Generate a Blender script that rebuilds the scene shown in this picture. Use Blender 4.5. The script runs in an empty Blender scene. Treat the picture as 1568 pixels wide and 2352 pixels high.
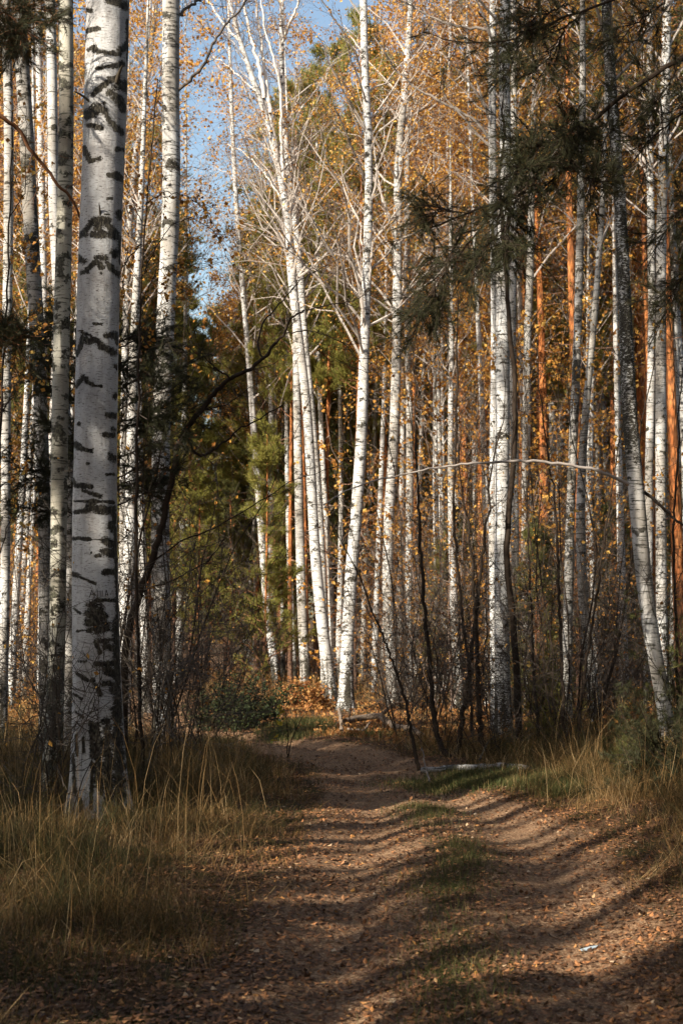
import bpy, math
import numpy as np
from mathutils import Vector, Matrix

SC = bpy.context.scene
COL = SC.collection
rad = math.radians

# ------------------------------------------------------------------ camera
CAM_Z = 1.65
PITCH = math.atan2(1440 - 1176, 3267.0)
cam_d = bpy.data.cameras.new("camera")
cam = bpy.data.objects.new("camera", cam_d)
COL.objects.link(cam)
cam.location = (0, 0, CAM_Z)
cam.rotation_euler = (rad(90) + PITCH, 0, 0)
cam_d.sensor_fit = 'VERTICAL'
cam_d.sensor_height = 36.0
cam_d.sensor_width = 24.0
cam_d.lens = 50.0
cam_d.clip_start = 0.1
cam_d.clip_end = 2000.0
cam_d.dof.use_dof = True
cam_d.dof.focus_distance = 13.0
cam_d.dof.aperture_fstop = 4.5
SC.camera = cam

# ------------------------------------------------------------------ sky, sun, exposure
SUN_EL, SUN_AZ_X, SUN_AZ_Y = rad(29), -0.68, -0.73      # where the sun stands: behind the camera, to the left
world = bpy.data.worlds.new("World")
SC.world = world
world.use_nodes = True
wn = world.node_tree
bg = wn.nodes["Background"]
sky = wn.nodes.new("ShaderNodeTexSky")
sky.sky_type = 'NISHITA'
sky.sun_disc = False
sky.sun_elevation = SUN_EL
sky.sun_rotation = math.atan2(SUN_AZ_X, SUN_AZ_Y)
sky.air_density = 1.35
sky.dust_density = 2.0
sky.ozone_density = 1.0
wn.links.new(sky.outputs[0], bg.inputs[0])
bg.inputs[1].default_value = 0.105
sun_d = bpy.data.lights.new("sun", 'SUN')
sun_d.energy = 5.0
sun_d.angle = rad(0.5)
sun_d.color = (1.0, 0.90, 0.74)
sun = bpy.data.objects.new("sun", sun_d)
COL.objects.link(sun)
sv = Vector((SUN_AZ_X * math.cos(SUN_EL), SUN_AZ_Y * math.cos(SUN_EL), math.sin(SUN_EL))).normalized()
sun.rotation_euler = sv.to_track_quat('Z', 'Y').to_euler()
sun.location = sv * 60
SC.view_settings.view_transform = 'Standard'
SC.view_settings.look = 'None'
SC.view_settings.exposure = 1.0
SC.view_settings.gamma = 1.0
SC.view_settings.use_curve_mapping = False
SC.render.engine = 'CYCLES'
SC.cycles.max_bounces = 5
SC.cycles.diffuse_bounces = 3
SC.cycles.glossy_bounces = 2
SC.cycles.transmission_bounces = 3
SC.cycles.transparent_max_bounces = 4

# ------------------------------------------------------------------ picture measurements to places
F = 3267.0
FW = np.array([0, math.cos(PITCH), math.sin(PITCH)])
UP = np.array([0, -math.sin(PITCH), math.cos(PITCH)])
CAMP = np.array([0, 0, CAM_Z])


def at(px, py, d):
    v = (px - 784.0) * np.array([1.0, 0, 0]) + (1176.0 - py) * UP + F * FW
    return CAMP + v * (d / v[1])


def ground_at(px, py):
    v = (px - 784.0) * np.array([1.0, 0, 0]) + (1176.0 - py) * UP + F * FW
    return CAMP + v * (-CAM_Z / v[2])


# ------------------------------------------------------------------ mesh helpers
def make_mesh(name, verts, quads=None, tris=None, mat=None, attrs=None, smooth=False):
    verts = np.asarray(verts, dtype=np.float32).reshape(-1, 3)
    quads = np.zeros((0, 4), np.int32) if quads is None else np.asarray(quads, np.int32).reshape(-1, 4)
    tris = np.zeros((0, 3), np.int32) if tris is None else np.asarray(tris, np.int32).reshape(-1, 3)
    me = bpy.data.meshes.new(name)
    me.vertices.add(len(verts))
    me.vertices.foreach_set("co", verts.ravel())
    nl = quads.size + tris.size
    me.loops.add(nl)
    me.loops.foreach_set("vertex_index", np.concatenate([quads.ravel(), tris.ravel()]).astype(np.int32))
    nf = len(quads) + len(tris)
    me.polygons.add(nf)
    starts = np.concatenate([np.arange(len(quads)) * 4, quads.size + np.arange(len(tris)) * 3]).astype(np.int32)
    me.polygons.foreach_set("loop_start", starts)
    me.polygons.foreach_set("use_smooth", np.full(nf, smooth, dtype=bool))
    for k, v in (attrs or {}).items():
        a = me.attributes.new(k, 'FLOAT', 'POINT')
        a.data.foreach_set("value", np.asarray(v, np.float32).ravel())
    me.update(calc_edges=True)
    if mat:
        me.materials.append(mat)
    return me


def tag(o, label=None, cat=None, group=None, kind=None):
    if label: o["label"] = label
    if cat: o["category"] = cat
    if group: o["group"] = group
    if kind: o["kind"] = kind
    return o


def link(name, me, parent=None, loc=None):
    o = bpy.data.objects.new(name, me)
    COL.objects.link(o)
    if parent is not None:
        o.parent = parent
    if loc is not None:
        o.location = loc
    return o


def thing(name, loc, label, cat, group=None):
    o = bpy.data.objects.new(name, None)
    o.empty_display_size = 0.3
    COL.objects.link(o)
    o.location = loc
    return tag(o, label, cat, group)


def dup(root, loc, rotz, scale, label=None, group=None):
    r = root.copy()
    COL.objects.link(r)
    r.location = loc
    r.rotation_euler = (0, 0, rotz)
    r.scale = scale
    if label: r["label"] = label
    if group: r["group"] = group
    for ch in list(root.children):
        c = ch.copy()
        COL.objects.link(c)
        c.parent = r
    return r


def unit(v):
    return v / np.maximum(np.linalg.norm(v, axis=-1, keepdims=True), 1e-9)


def tubes(P, R, sides=4):
    """P (M,K,3), R (M,K) -> verts, quads"""
    M, K, _ = P.shape
    T = unit(np.gradient(P, axis=1))
    ax = np.where(np.abs(T[:, :1, 2:3]) > 0.8, np.array([1.0, 0.1, 0]), np.array([0.05, 0.1, 1.0]))
    U = unit(np.cross(T, np.broadcast_to(ax, T.shape)))
    V = np.cross(T, U)
    a = np.arange(sides) * (2 * math.pi / sides)
    ring = P[:, :, None, :] + R[:, :, None, None] * (np.cos(a)[None, None, :, None] * U[:, :, None, :] + np.sin(a)[None, None, :, None] * V[:, :, None, :])
    idx = np.arange(M * K * sides).reshape(M, K, sides)
    q = np.stack([idx[:, :-1, :], np.roll(idx, -1, axis=2)[:, :-1, :], np.roll(idx, -1, axis=2)[:, 1:, :], idx[:, 1:, :]], axis=-1)
    return ring.reshape(-1, 3), q.reshape(-1, 4)


class Acc:
    """collects pieces of ONE mesh"""
    def __init__(s):
        s.v, s.q, s.t, s.a, s.n = [], [], [], {}, 0

    def add(s, v, q=None, t=None, **attrs):
        v = np.asarray(v).reshape(-1, 3)
        if q is not None and len(q): s.q.append(np.asarray(q) + s.n)
        if t is not None and len(t): s.t.append(np.asarray(t) + s.n)
        s.v.append(v)
        for k, x in attrs.items():
            s.a.setdefault(k, []).append(np.broadcast_to(np.asarray(x, np.float32), (len(v),)))
        s.n += len(v)

    def tube(s, P, R, sides=4, **attrs):
        v, q = tubes(P, R, sides)
        s.add(v, q, **attrs)

    def mesh(s, name, mat, smooth=False):
        v = np.concatenate(s.v)
        q = np.concatenate(s.q) if s.q else None
        t = np.concatenate(s.t) if s.t else None
        return make_mesh(name, v, q, t, mat, {k: np.concatenate(x) for k, x in s.a.items()}, smooth)


def grow(rng, start, dirs, L, r0, K=6, up=0.0, wig=0.05, taper=0.25):
    M = len(start)
    t = np.linspace(0, 1, K)[None, :, None]
    L_ = L[:, None, None]
    P = start[:, None, :] + dirs[:, None, :] * L_ * t
    P = P + np.array([0, 0, 1.0]) * (np.asarray(up).reshape(-1, 1, 1) if np.ndim(up) else up) * L_ * t ** 2
    w = rng.normal(0, 1, (M, K, 3)) * wig * L_
    w[:, 0] = 0
    P = P + np.cumsum(w, axis=1) * 0.6
    R = r0[:, None] * (1 - (1 - taper) * np.linspace(0, 1, K)[None, :])
    return P, R


def along(rng, P, n, t0=0.25, t1=1.0):
    """n points on each polyline: start, tangent, parent index, t"""
    M, K, _ = P.shape
    t = rng.uniform(t0, t1, (M, n)) * (K - 1)
    i = np.clip(t.astype(int), 0, K - 2)
    f = (t - i)[..., None]
    m = np.arange(M)[:, None]
    s = P[m, i] * (1 - f) + P[m, i + 1] * f
    d = unit(P[m, i + 1] - P[m, i])
    return s.reshape(-1, 3), d.reshape(-1, 3), np.repeat(np.arange(M), n), (t / (K - 1)).ravel()


def rand_dirs(rng, n):
    return unit(rng.normal(0, 1, (n, 3)))


def leaves(rng, C, size, aspect=0.75, flat=0.0, fold=True):
    """small folded leaves; C centres"""
    n = len(C)
    s = size * rng.uniform(0.6, 1.35, n)[:, None]
    a = rand_dirs(rng, n)
    if flat:
        a[:, 2] *= (1 - flat)
        a = unit(a)
    b = unit(np.cross(a, rand_dirs(rng, n) + np.array([0, 0, 3.0 * flat])))
    if flat:
        b[:, 2] *= (1 - flat)
        b = unit(b)
    c = np.cross(a, b)
    h = 0.5 * s
    w = 0.5 * s * aspect
    lift = c * s * (0.14 if fold else 0)
    v = np.stack([C - a * h, C - b * w + a * h * -0.15 + lift, C + a * h, C + b * w - a * h * 0.15 + lift], axis=1)
    i = np.arange(n * 4).reshape(n, 4)
    t = np.concatenate([i[:, [0, 2, 1]], i[:, [0, 3, 2]]])
    tint = np.repeat(rng.uniform(0, 1, n), 4)
    return v.reshape(-1, 3), t, tint


def needles(rng, C, D, n, length, width, spread=0.9):
    """tufts of n needles at C pointing round D"""
    M = len(C)
    C = np.repeat(C, n, axis=0)
    dd = unit(np.repeat(D, n, axis=0) + rng.normal(0, spread * 0.6, (M * n, 3)))
    L = length * rng.uniform(0.7, 1.2, (M * n, 1))
    C = C + unit(np.repeat(D, n, axis=0)) * rng.uniform(-0.9, 0.3, (M * n, 1)) * length
    s = unit(np.cross(dd, rand_dirs(rng, M * n))) * width * 0.5
    v = np.stack([C - s, C + s, C + dd * L], axis=1)
    t = np.arange(M * n * 3).reshape(-1, 3)
    tint = np.repeat(np.repeat(rng.uniform(0, 1, M), n) * 0.7 + rng.uniform(0, 0.3, M * n), 3)
    return v.reshape(-1, 3), t, tint


def vnoise(x, y, seed=0):
    """smooth value noise, -1..1"""
    r = np.random.default_rng(seed)
    tab = r.uniform(-1, 1, (64, 64))
    xi, yi = np.floor(x).astype(int), np.floor(y).astype(int)
    fx, fy = x - xi, y - yi
    fx, fy = fx * fx * (3 - 2 * fx), fy * fy * (3 - 2 * fy)
    g = lambda i, j: tab[i % 64, j % 64]
    return (g(xi, yi) * (1 - fx) * (1 - fy) + g(xi + 1, yi) * fx * (1 - fy) + g(xi, yi + 1) * (1 - fx) * fy + g(xi + 1, yi + 1) * fx * fy)


# ------------------------------------------------------------------ materials
class N:
    def __init__(s, name):
        s.m = bpy.data.materials.new(name)
        s.m.use_nodes = True
        s.t = s.m.node_tree
        s.p = s.t.nodes["Principled BSDF"]
        s.out = s.t.nodes["Material Output"]

    def n(s, typ, **kw):
        x = s.t.nodes.new(typ)
        for k, v in kw.items():
            if hasattr(x, k): setattr(x, k, v)
            else: x.inputs[k].default_value = v
        return x

    def l(s, a, b):
        s.t.links.new(a, b)

    def coord(s, scale, per_object=True):
        tc = s.n("ShaderNodeTexCoord")
        vm = s.n("ShaderNodeVectorMath", operation='MULTIPLY')
        s.l(tc.outputs["Object"], vm.inputs[0])
        vm.inputs[1].default_value = scale
        if not per_object:
            return vm.outputs[0]
        oi = s.n("ShaderNodeObjectInfo")
        mu = s.n("ShaderNodeMath", operation='MULTIPLY')
        s.l(oi.outputs["Random"], mu.inputs[0])
        mu.inputs[1].default_value = 97.0
        ad = s.n("ShaderNodeVectorMath", operation='ADD')
        s.l(vm.outputs[0], ad.inputs[0])
        s.l(mu.outputs[0], ad.inputs[1])
        return ad.outputs[0]

    def noise(s, vec, scale=1.0, detail=4.0, rough=0.55):
        x = s.n("ShaderNodeTexNoise")
        x.inputs["Scale"].default_value = scale
        x.inputs["Detail"].default_value = detail
        x.inputs["Roughness"].default_value = rough
        s.l(vec, x.inputs["Vector"])
        return x.outputs[0]

    def ramp(s, fac, stops, interp='LINEAR'):
        x = s.n("ShaderNodeValToRGB")
        e = x.color_ramp.elements
        x.color_ramp.interpolation = interp
        while len(e) < len(stops): e.new(0.5)
        for el, (p, c) in zip(e, stops):
            el.position = p
            el.color = (*c, 1) if len(c) == 3 else c
        s.l(fac, x.inputs[0])
        return x.outputs[0]

    def step(s, fac, lo, hi):
        x = s.n("ShaderNodeMapRange")
        x.interpolation_type = 'SMOOTHSTEP'
        s.l(fac, x.inputs[0])
        x.inputs[1].default_value = lo
        x.inputs[2].default_value = hi
        return x.outputs[0]

    def math(s, op, a, b=None):
        x = s.n("ShaderNodeMath", operation=op)
        for i, v in enumerate((a, b)):
            if v is None: continue
            if isinstance(v, (int, float)): x.inputs[i].default_value = v
            else: s.l(v, x.inputs[i])
        return x.outputs[0]

    def mix(s, f, a, b, blend='MIX'):
        x = s.n("ShaderNodeMix", data_type='RGBA', blend_type=blend)
        for i, v in ((0, f), (6, a), (7, b)):
            if isinstance(v, (int, float)): x.inputs[i].default_value = v
            elif isinstance(v, tuple): x.inputs[i].default_value = (*v, 1)
            else: s.l(v, x.inputs[i])
        return x.outputs[2]

    def attr(s, name):
        x = s.n("ShaderNodeAttribute", attribute_name=name)
        return x.outputs["Fac"]

    def bump(s, h, strength=0.4, dist=0.01):
        x = s.n("ShaderNodeBump")
        x.inputs["Strength"].default_value = strength
        x.inputs["Distance"].default_value = dist
        s.l(h, x.inputs["Height"])
        s.l(x.outputs[0], s.p.inputs["Normal"])

    def done(s, color, rough=0.85, spec=0.2):
        if isinstance(color, tuple): s.p.inputs["Base Color"].default_value = (*color, 1)
        else: s.l(color, s.p.inputs["Base Color"])
        s.p.inputs["Roughness"].default_value = rough
        s.p.inputs["Specular IOR Level"].default_value = spec
        return s.m


def near_birch_bark(name):
    """close-up birch: papery skin, lenticels, peeling edges, cracked black scars"""
    m = N(name)
    mk = m.attr("mark")
    e1 = m.noise(m.coord((9, 9, 16)), 1.0, 6, 0.72)
    e2 = m.noise(m.coord((55, 55, 90)), 1.0, 5, 0.7)
    d0 = m.math('ADD', mk, m.math('ADD', m.math('MULTIPLY', m.math('SUBTRACT', e1, 0.5), 1.9), m.math('MULTIPLY', m.math('SUBTRACT', e2, 0.5), 1.5)))
    d0 = m.math('MULTIPLY', d0, m.step(mk, 0.02, 0.25))
    d_mark = m.step(d0, 0.40, 0.50)
    halo = m.math('MULTIPLY', m.step(d0, 0.16, 0.42), 0.45)
    ln = m.noise(m.coord((26, 26, 190)), 1.0, 2, 0.5)
    d_ln = m.math('MULTIPLY', m.step(ln, 0.60, 0.65), 0.9)
    ls = m.noise(m.coord((14, 14, 150)), 1.0, 3, 0.6)
    d_ls = m.math('MULTIPLY', m.step(ls, 0.62, 0.68), 0.55)
    big = m.noise(m.coord((5, 5, 1.4)), 1.0, 5, 0.65)
    base = m.mix(m.step(big, 0.38, 0.66), (0.56, 0.57, 0.59), (0.38, 0.37, 0.375))
    sm = m.noise(m.coord((22, 22, 9)), 1.0, 5, 0.7)
    base = m.mix(m.math('MULTIPLY', m.step(sm, 0.52, 0.70), 0.45), base, (0.24, 0.225, 0.20))
    base = m.mix(m.math('MULTIPLY', m.step(sm, 0.47, 0.30), 0.5), base, (0.62, 0.61, 0.60))
    base = m.mix(m.math('MAXIMUM', d_ln, d_ls), base, (0.10, 0.085, 0.075))
    base = m.mix(halo, base, (0.16, 0.145, 0.12))
    dn = m.noise(m.coord((48, 48, 22)), 1.0, 6, 0.75)
    dcol = m.ramp(dn, [(0.36, (0.008, 0.007, 0.006)), (0.50, (0.035, 0.030, 0.024)), (0.60, (0.11, 0.10, 0.075)), (0.70, (0.24, 0.23, 0.20))])
    col = m.mix(d_mark, base, dcol)
    hgt = m.math('ADD', m.math('MULTIPLY', d_mark, m.math('ADD', m.math('MULTIPLY', dn, 1.6), 0.2)), m.math('ADD', m.math('MULTIPLY', ls, 0.25), m.math('MULTIPLY', sm, 0.35)))
    m.bump(hgt, 0.9, 0.02)
    return m.done(col, 0.72, 0.25)


def birch_bark(name, white=(0.80, 0.78, 0.75), cream=(0.60, 0.55, 0.49), streak=0.60, dark=(0.022, 0.018, 0.015), dark2=(0.085, 0.08, 0.058), fine=1.0, blotch=0.605):
    m = N(name)
    c = m.coord((1, 1, 1))
    c_edge = m.coord((26, 26, 60))
    mk = m.attr("mark")
    n1 = m.noise(c_edge, 1.0, 5, 0.65)
    d0 = m.math('ADD', mk, m.math('MULTIPLY', m.math('SUBTRACT', n1, 0.5), 2.2))
    d0 = m.math('MULTIPLY', d0, m.step(mk, 0.02, 0.2))
    d_mark = m.step(d0, 0.36, 0.50)
    st = m.noise(m.coord((5, 5, 46)), 1.0, 4, 0.6)
    d_st = m.step(st, streak, streak + 0.05)
    ln = m.noise(m.coord((45, 45, 330)), 1.0, 2, 0.5)
    d_ln = m.math('MULTIPLY', m.step(ln, 0.64, 0.70), 0.75 * fine)
    bl = m.noise(m.coord((5.5, 5.5, 7)), 1.0, 6, 0.68)
    d_bl = m.step(bl, blotch, blotch + 0.035)
    d_mark = m.math('MAXIMUM', d_mark, m.math('MULTIPLY', d_bl, 0.92))
    dk = m.math('MAXIMUM', m.math('MAXIMUM', d_mark, m.math('MULTIPLY', d_st, 0.85)), d_ln)
    big = m.noise(m.coord((3, 3, 2.2)), 1.0, 4, 0.6)
    base = m.mix(m.step(big, 0.42, 0.72), white, cream)
    fb = m.noise(m.coord((9, 9, 130)), 1.0, 3, 0.6)
    base = m.mix(m.math('MULTIPLY', m.step(fb, 0.5, 0.72), 0.35), base, (0.42, 0.38, 0.34))
    dn = m.noise(m.coord((60, 60, 40)), 1.0, 4, 0.7)
    dcol = m.mix(m.step(dn, 0.42, 0.66), dark, dark2)
    oi = m.n("ShaderNodeObjectInfo")
    grime = m.noise(m.coord((2.2, 2.2, 0.7)), 1.0, 5, 0.65)
    gf = m.math('MULTIPLY', m.step(m.math('ADD', grime, m.math('MULTIPLY', m.math('SUBTRACT', oi.outputs["Random"], 0.5), 0.22)), 0.45, 0.64), 0.7)
    base = m.mix(gf, base, (0.20, 0.175, 0.145))
    col = m.mix(dk, base, dcol)
    m.bump(m.math('ADD', m.math('MULTIPLY', d_mark, m.math('ADD', dn, 0.3)), m.math('MULTIPLY', fb, 0.15)), 0.6, 0.012)
    return m.done(col, 0.75, 0.25)


def pine_bark(name, swap=4.5):
    m = N(name)
    tc = m.n("ShaderNodeTexCoord")
    sp = m.n("ShaderNodeSeparateXYZ")
    m.l(tc.outputs["Object"], sp.inputs[0])
    v = m.n("ShaderNodeTexVoronoi")
    m.l(m.coord((9, 9, 3)), v.inputs["Vector"])
    v.inputs["Scale"].default_value = 1.6
    n1 = m.noise(m.coord((6, 6, 5)), 1.0, 5, 0.6)
    h = m.math('ADD', sp.outputs[2], m.math('MULTIPLY', n1, 3.5))
    f = m.step(h, swap, swap + 4.5)
    lo = m.mix(n1, (0.075, 0.048, 0.036), (0.21, 0.125, 0.09))
    hi = m.mix(m.step(n1, 0.35, 0.65), (0.58, 0.24, 0.085), (0.42, 0.14, 0.045))
    col = m.mix(f, lo, hi)
    crack = m.step(v.outputs["Distance"], 0.35, 0.75)
    col = m.mix(m.math('MULTIPLY', crack, 0.6), col, (0.05, 0.03, 0.02))
    m.bump(m.math('SUBTRACT', n1, crack), 0.8, 0.02)
    return m.done(col, 0.9, 0.15)


def twig_mat(name, a, b, pale=(0.42, 0.37, 0.34)):
    m = N(name)
    n1 = m.noise(m.coord((12, 12, 12)), 1.0, 4, 0.6)
    col = m.mix(n1, a, b)
    col = m.mix(m.attr("pale"), col, pale)
    return m.done(col, 0.85, 0.2)


def leaf_mat(name, stops, trans=0.38, rough=0.65, obj_var=0.25):
    m = N(name)
    oi = m.n("ShaderNodeObjectInfo")
    f = m.math('ADD', m.math('MULTIPLY', m.attr("tint"), 1 - obj_var), m.math('MULTIPLY', oi.outputs["Random"], obj_var))
    col = m.ramp(f, stops)
    m.done(col, rough, 0.25)
    tr = m.n("ShaderNodeBsdfTranslucent")
    m.l(col, tr.inputs[0])
    mx = m.n("ShaderNodeMixShader")
    mx.inputs[0].default_value = trans
    m.l(m.p.outputs[0], mx.inputs[1])
    m.l(tr.outputs[0], mx.inputs[2])
    m.l(mx.outputs[0], m.out.inputs[0])
    return m.m


M_BIRCH = birch_bark("birch_bark", white=(0.56, 0.565, 0.57), cream=(0.40, 0.375, 0.35), streak=0.55)
M_BIRCH_HERO = near_birch_bark("birch_bark_near")
M_BIRCH_MOSSY = birch_bark("birch_bark_lichen", white=(0.50, 0.48, 0.41), cream=(0.27, 0.25, 0.20), streak=0.56, dark2=(0.13, 0.13, 0.09), blotch=0.53)
M_BIRCH_DARK = birch_bark("birch_bark_dark", white=(0.36, 0.35, 0.34), cream=(0.22, 0.20, 0.18), streak=0.55, blotch=0.54)  # darker bark copy, shade put into the colour of shaded birches; also the log
M_PINE = pine_bark("pine_bark", 2.0)
M_TWIG = twig_mat("twig_bark", (0.016, 0.011, 0.008), (0.050, 0.034, 0.023))
M_TWIGLIGHT = twig_mat("birch_twig_bark", (0.13, 0.09, 0.07), (0.26, 0.20, 0.17), (0.66, 0.62, 0.58))
M_LICHENTWIG = twig_mat("lichen_twig_bark", (0.020, 0.015, 0.011), (0.11, 0.09, 0.065))
M_PINETWIG = twig_mat("pine_twig_bark", (0.12, 0.06, 0.035), (0.30, 0.14, 0.07))
M_DEADWOOD = twig_mat("dead_wood", (0.055, 0.038, 0.028), (0.20, 0.14, 0.105), (0.30, 0.24, 0.19))
M_GOLD = leaf_mat("golden_leaves", [(0.0, (0.15, 0.062, 0.016)), (0.3, (0.38, 0.165, 0.036)), (0.65, (0.67, 0.345, 0.065)), (1.0, (0.85, 0.60, 0.18))], 0.42)
M_RUST = leaf_mat("rust_leaves", [(0.0, (0.14, 0.055, 0.022)), (0.4, (0.33, 0.14, 0.05)), (0.75, (0.50, 0.25, 0.08)), (1.0, (0.62, 0.42, 0.18))], 0.42)
M_YELLOW = leaf_mat("yellow_leaves", [(0.0, (0.45, 0.30, 0.03)), (1.0, (0.70, 0.62, 0.10))], 0.45)
M_NEEDLE = leaf_mat("pine_needles", [(0.0, (0.045, 0.055, 0.018)), (0.5, (0.11, 0.115, 0.035)), (0.85, (0.17, 0.155, 0.05)), (1.0, (0.27, 0.16, 0.05))], 0.2)
M_NEEDLE_OLIVE = leaf_mat("olive_needles", [(0.0, (0.13, 0.135, 0.030)), (0.5, (0.27, 0.265, 0.06)), (1.0, (0.46, 0.37, 0.12))], 0.35)
M_NEEDLE_DARK = leaf_mat("dark_needles", [(0.0, (0.016, 0.018, 0.009)), (0.7, (0.044, 0.047, 0.020)), (1.0, (0.11, 0.08, 0.035))], 0.15)  # darker needle copy: the near pines' shade is put into the colour
M_GREENSHRUB = leaf_mat("dark_green_leaves", [(0.0, (0.016, 0.026, 0.010)), (0.7, (0.036, 0.052, 0.018)), (1.0, (0.09, 0.10, 0.03))], 0.15)
M_GRASS = leaf_mat("grass_blades", [(0.0, (0.032, 0.036, 0.011)), (0.25, (0.075, 0.062, 0.020)), (0.5, (0.16, 0.095, 0.034)), (0.75, (0.31, 0.18, 0.07)), (1.0, (0.56, 0.40, 0.21))], 0.3, obj_var=0.0)
M_GREENGRASS = leaf_mat("green_grass_blades", [(0.0, (0.035, 0.045, 0.014)), (0.5, (0.075, 0.09, 0.026)), (0.8, (0.13, 0.11, 0.04)), (1.0, (0.28, 0.21, 0.09))], 0.3, obj_var=0.0)
M_LITTER = leaf_mat("leaf_litter", [(0.0, (0.095, 0.052, 0.030)), (0.35, (0.19, 0.088, 0.040)), (0.65, (0.34, 0.165, 0.075)), (0.86, (0.44, 0.19, 0.075)), (0.93, (0.50, 0.25, 0.07)), (1.0, (0.55, 0.42, 0.29))], 0.1, obj_var=0.0)

# ------------------------------------------------------------------ the ground
def curve_pts(a):
    a = np.array(a, float)
    y = np.arange(a[0, 1], a[-1, 1] + 0.01, 0.25)
    return np.stack([np.interp(y, a[:, 1], a[:, 0]), y], 1)


RUT_L = curve_pts([(-0.25, -8), (-0.18, 3), (-0.12, 5.9), (-0.08, 7.1), (0.05, 8.8), (0.18, 10.6), (0.29, 12.3), (0.28, 15), (0.10, 17.2), (-0.5, 18.6), (-1.5, 19.8), (-3.2, 21.5), (-4.6, 26), (-5.4, 34), (-6.2, 44), (-6.7, 60), (-8, 75), (-13, 95)])
RUT_R = curve_pts([(0.80, -8), (0.9, 3), (1.0, 5.9), (1.16, 7.1), (1.34, 8.8), (1.44, 10.6), (1.40, 12.3), (1.18, 13.6), (0.96, 15), (0.70, 17.2), (0.2, 19.2), (-1.2, 21), (-2.4, 23), (-3.5, 27), (-4.2, 34), (-5.0, 44), (-5.4, 60), (-6.7, 75), (-11.5, 95)])


def rut_dist(x, y, rut):
    """distance to a rut's centre line"""
    x = np.asarray(x, float); y = np.asarray(y, float)
    sh = x.shape
    x = x.ravel(); y = y.ravel()
    out = np.full(x.shape, 99.0)
    near = (np.abs(x) < 20) & (y < 100) & (y > -10)
    idx = np.where(near)[0]
    for k in range(0, len(idx), 4000):
        i = idx[k:k + 4000]
        d = np.hypot(x[i, None] - rut[None, :, 0], y[i, None] - rut[None, :, 1])
        out[i] = d.min(1)
    return out.reshape(sh)


def terrain(x, y, full=False):
    x = np.asarray(x, float); y = np.asarray(y, float)
    dl, dr = rut_dist(x, y, RUT_L), rut_dist(x, y, RUT_R)
    dm = np.minimum(dl, dr)
    z = 0.05 * vnoise(x * 0.35 + 7, y * 0.35, 3) + 0.025 * vnoise(x * 1.3, y * 1.3, 4) + 0.012 * vnoise(x * 4.1, y * 4.1, 5)
    z = z * (0.4 + 0.6 * np.clip(dm / 1.2, 0, 1))
    z = z - 0.075 * np.exp(-(dl / 0.30) ** 2) - 0.085 * np.exp(-(dr / 0.32) ** 2)
    bank = np.clip((dm - 0.55) / 1.1, 0, 1)
    bank = bank * bank * (3 - 2 * bank)
    z = z + bank * (0.10 + 0.05 * vnoise(x * 0.7, y * 0.5, 8)) * np.clip(1.0 - (np.abs(y) - 13) / 9, 0.1, 1)
    z = z + 0.16 * np.exp(-((x - 3.0) / 1.0) ** 2 - ((y - 9.0) / 3.2) ** 2)      # the raised verge on the right
    z = z + 0.04 * np.exp(-((x + 0.5) / 1.6) ** 2 - ((y - 28.5) / 3.5) ** 2)     # the mound the middle birches stand on
    far = np.clip((np.hypot(x, y) - 60) / 200, 0, 1)
    z = z + far * far * 3.0
    if full:
        return z, dl, dr
    return z


def tz(x, y):
    return float(terrain(np.array([x]), np.array([y]))[0])


def spaced(a, b, fine, lo, hi, grow_=1.09):
    v = [lo]
    while v[-1] < hi: v.append(v[-1] + fine)
    s = fine
    while v[-1] < b:
        s *= grow_
        v.append(v[-1] + s)
    w = [lo]
    s = fine
    while w[-1] > a:
        s *= grow_
        w.append(w[-1] - s)
    return np.array(w[1:][::-1] + v)


gx = spaced(-600, 600, 0.055, -3.6, 4.2, 1.06)
gy = spaced(-500, 900, 0.06, 4.5, 16.0, 1.035)
GX, GY = np.meshgrid(gx, gy)
GZ, GDL, GDR = terrain(GX, GY, True)
nx, ny = len(gx), len(gy)
ii = np.arange(nx * ny).reshape(ny, nx)
gq = np.stack([ii[:-1, :-1], ii[:-1, 1:], ii[1:, 1:], ii[1:, :-1]], -1).reshape(-1, 4)
dmin = np.minimum(GDL, GDR)
mid = (GDL + GDR < 1.75) & (GY < 17)
trk = np.exp(-(np.maximum(dmin - 0.15, 0) / 0.42) ** 2)
trk = np.maximum(trk, np.where(GDL + GDR < 1.6, 0.35, 0.0))
trk = trk + 0.2 * vnoise(GX * 2.2, GY * 2.2, 11)


def ground_mat():
    m = N("forest_floor")
    tc = m.n("ShaderNodeTexCoord")
    co = tc.outputs["Object"]
    n_s = m.noise(co, 14.0, 6, 0.65)
    n_m = m.noise(co, 1.7, 5, 0.6)
    n_f = m.noise(co, 60.0, 4, 0.7)
    litter = m.ramp(n_s, [(0.30, (0.030, 0.019, 0.012)), (0.48, (0.085, 0.045, 0.026)), (0.60, (0.17, 0.085, 0.045)), (0.74, (0.28, 0.15, 0.08))])
    moss = m.ramp(n_s, [(0.3, (0.022, 0.022, 0.010)), (0.7, (0.085, 0.072, 0.028))])
    floor = m.mix(m.step(n_m, 0.45, 0.62), litter, moss)
    sand = m.ramp(n_f, [(0.30, (0.080, 0.044, 0.024)), (0.5, (0.25, 0.148, 0.083)), (0.70, (0.56, 0.39, 0.25))])
    sand = m.mix(m.math('MULTIPLY', m.step(n_s, 0.50, 0.62), 0.6), sand, (0.17, 0.09, 0.055))
    p = m.math('ADD', m.attr("track"), m.math('MULTIPLY', m.math('SUBTRACT', n_s, 0.5), 0.7))
    col = m.mix(m.step(p, 0.32, 0.62), floor, sand)
    m.bump(m.math('ADD', n_s, m.math('MULTIPLY', n_f, 0.5)), 0.8, 0.03)
    return m.done(col, 0.95, 0.1)


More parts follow.
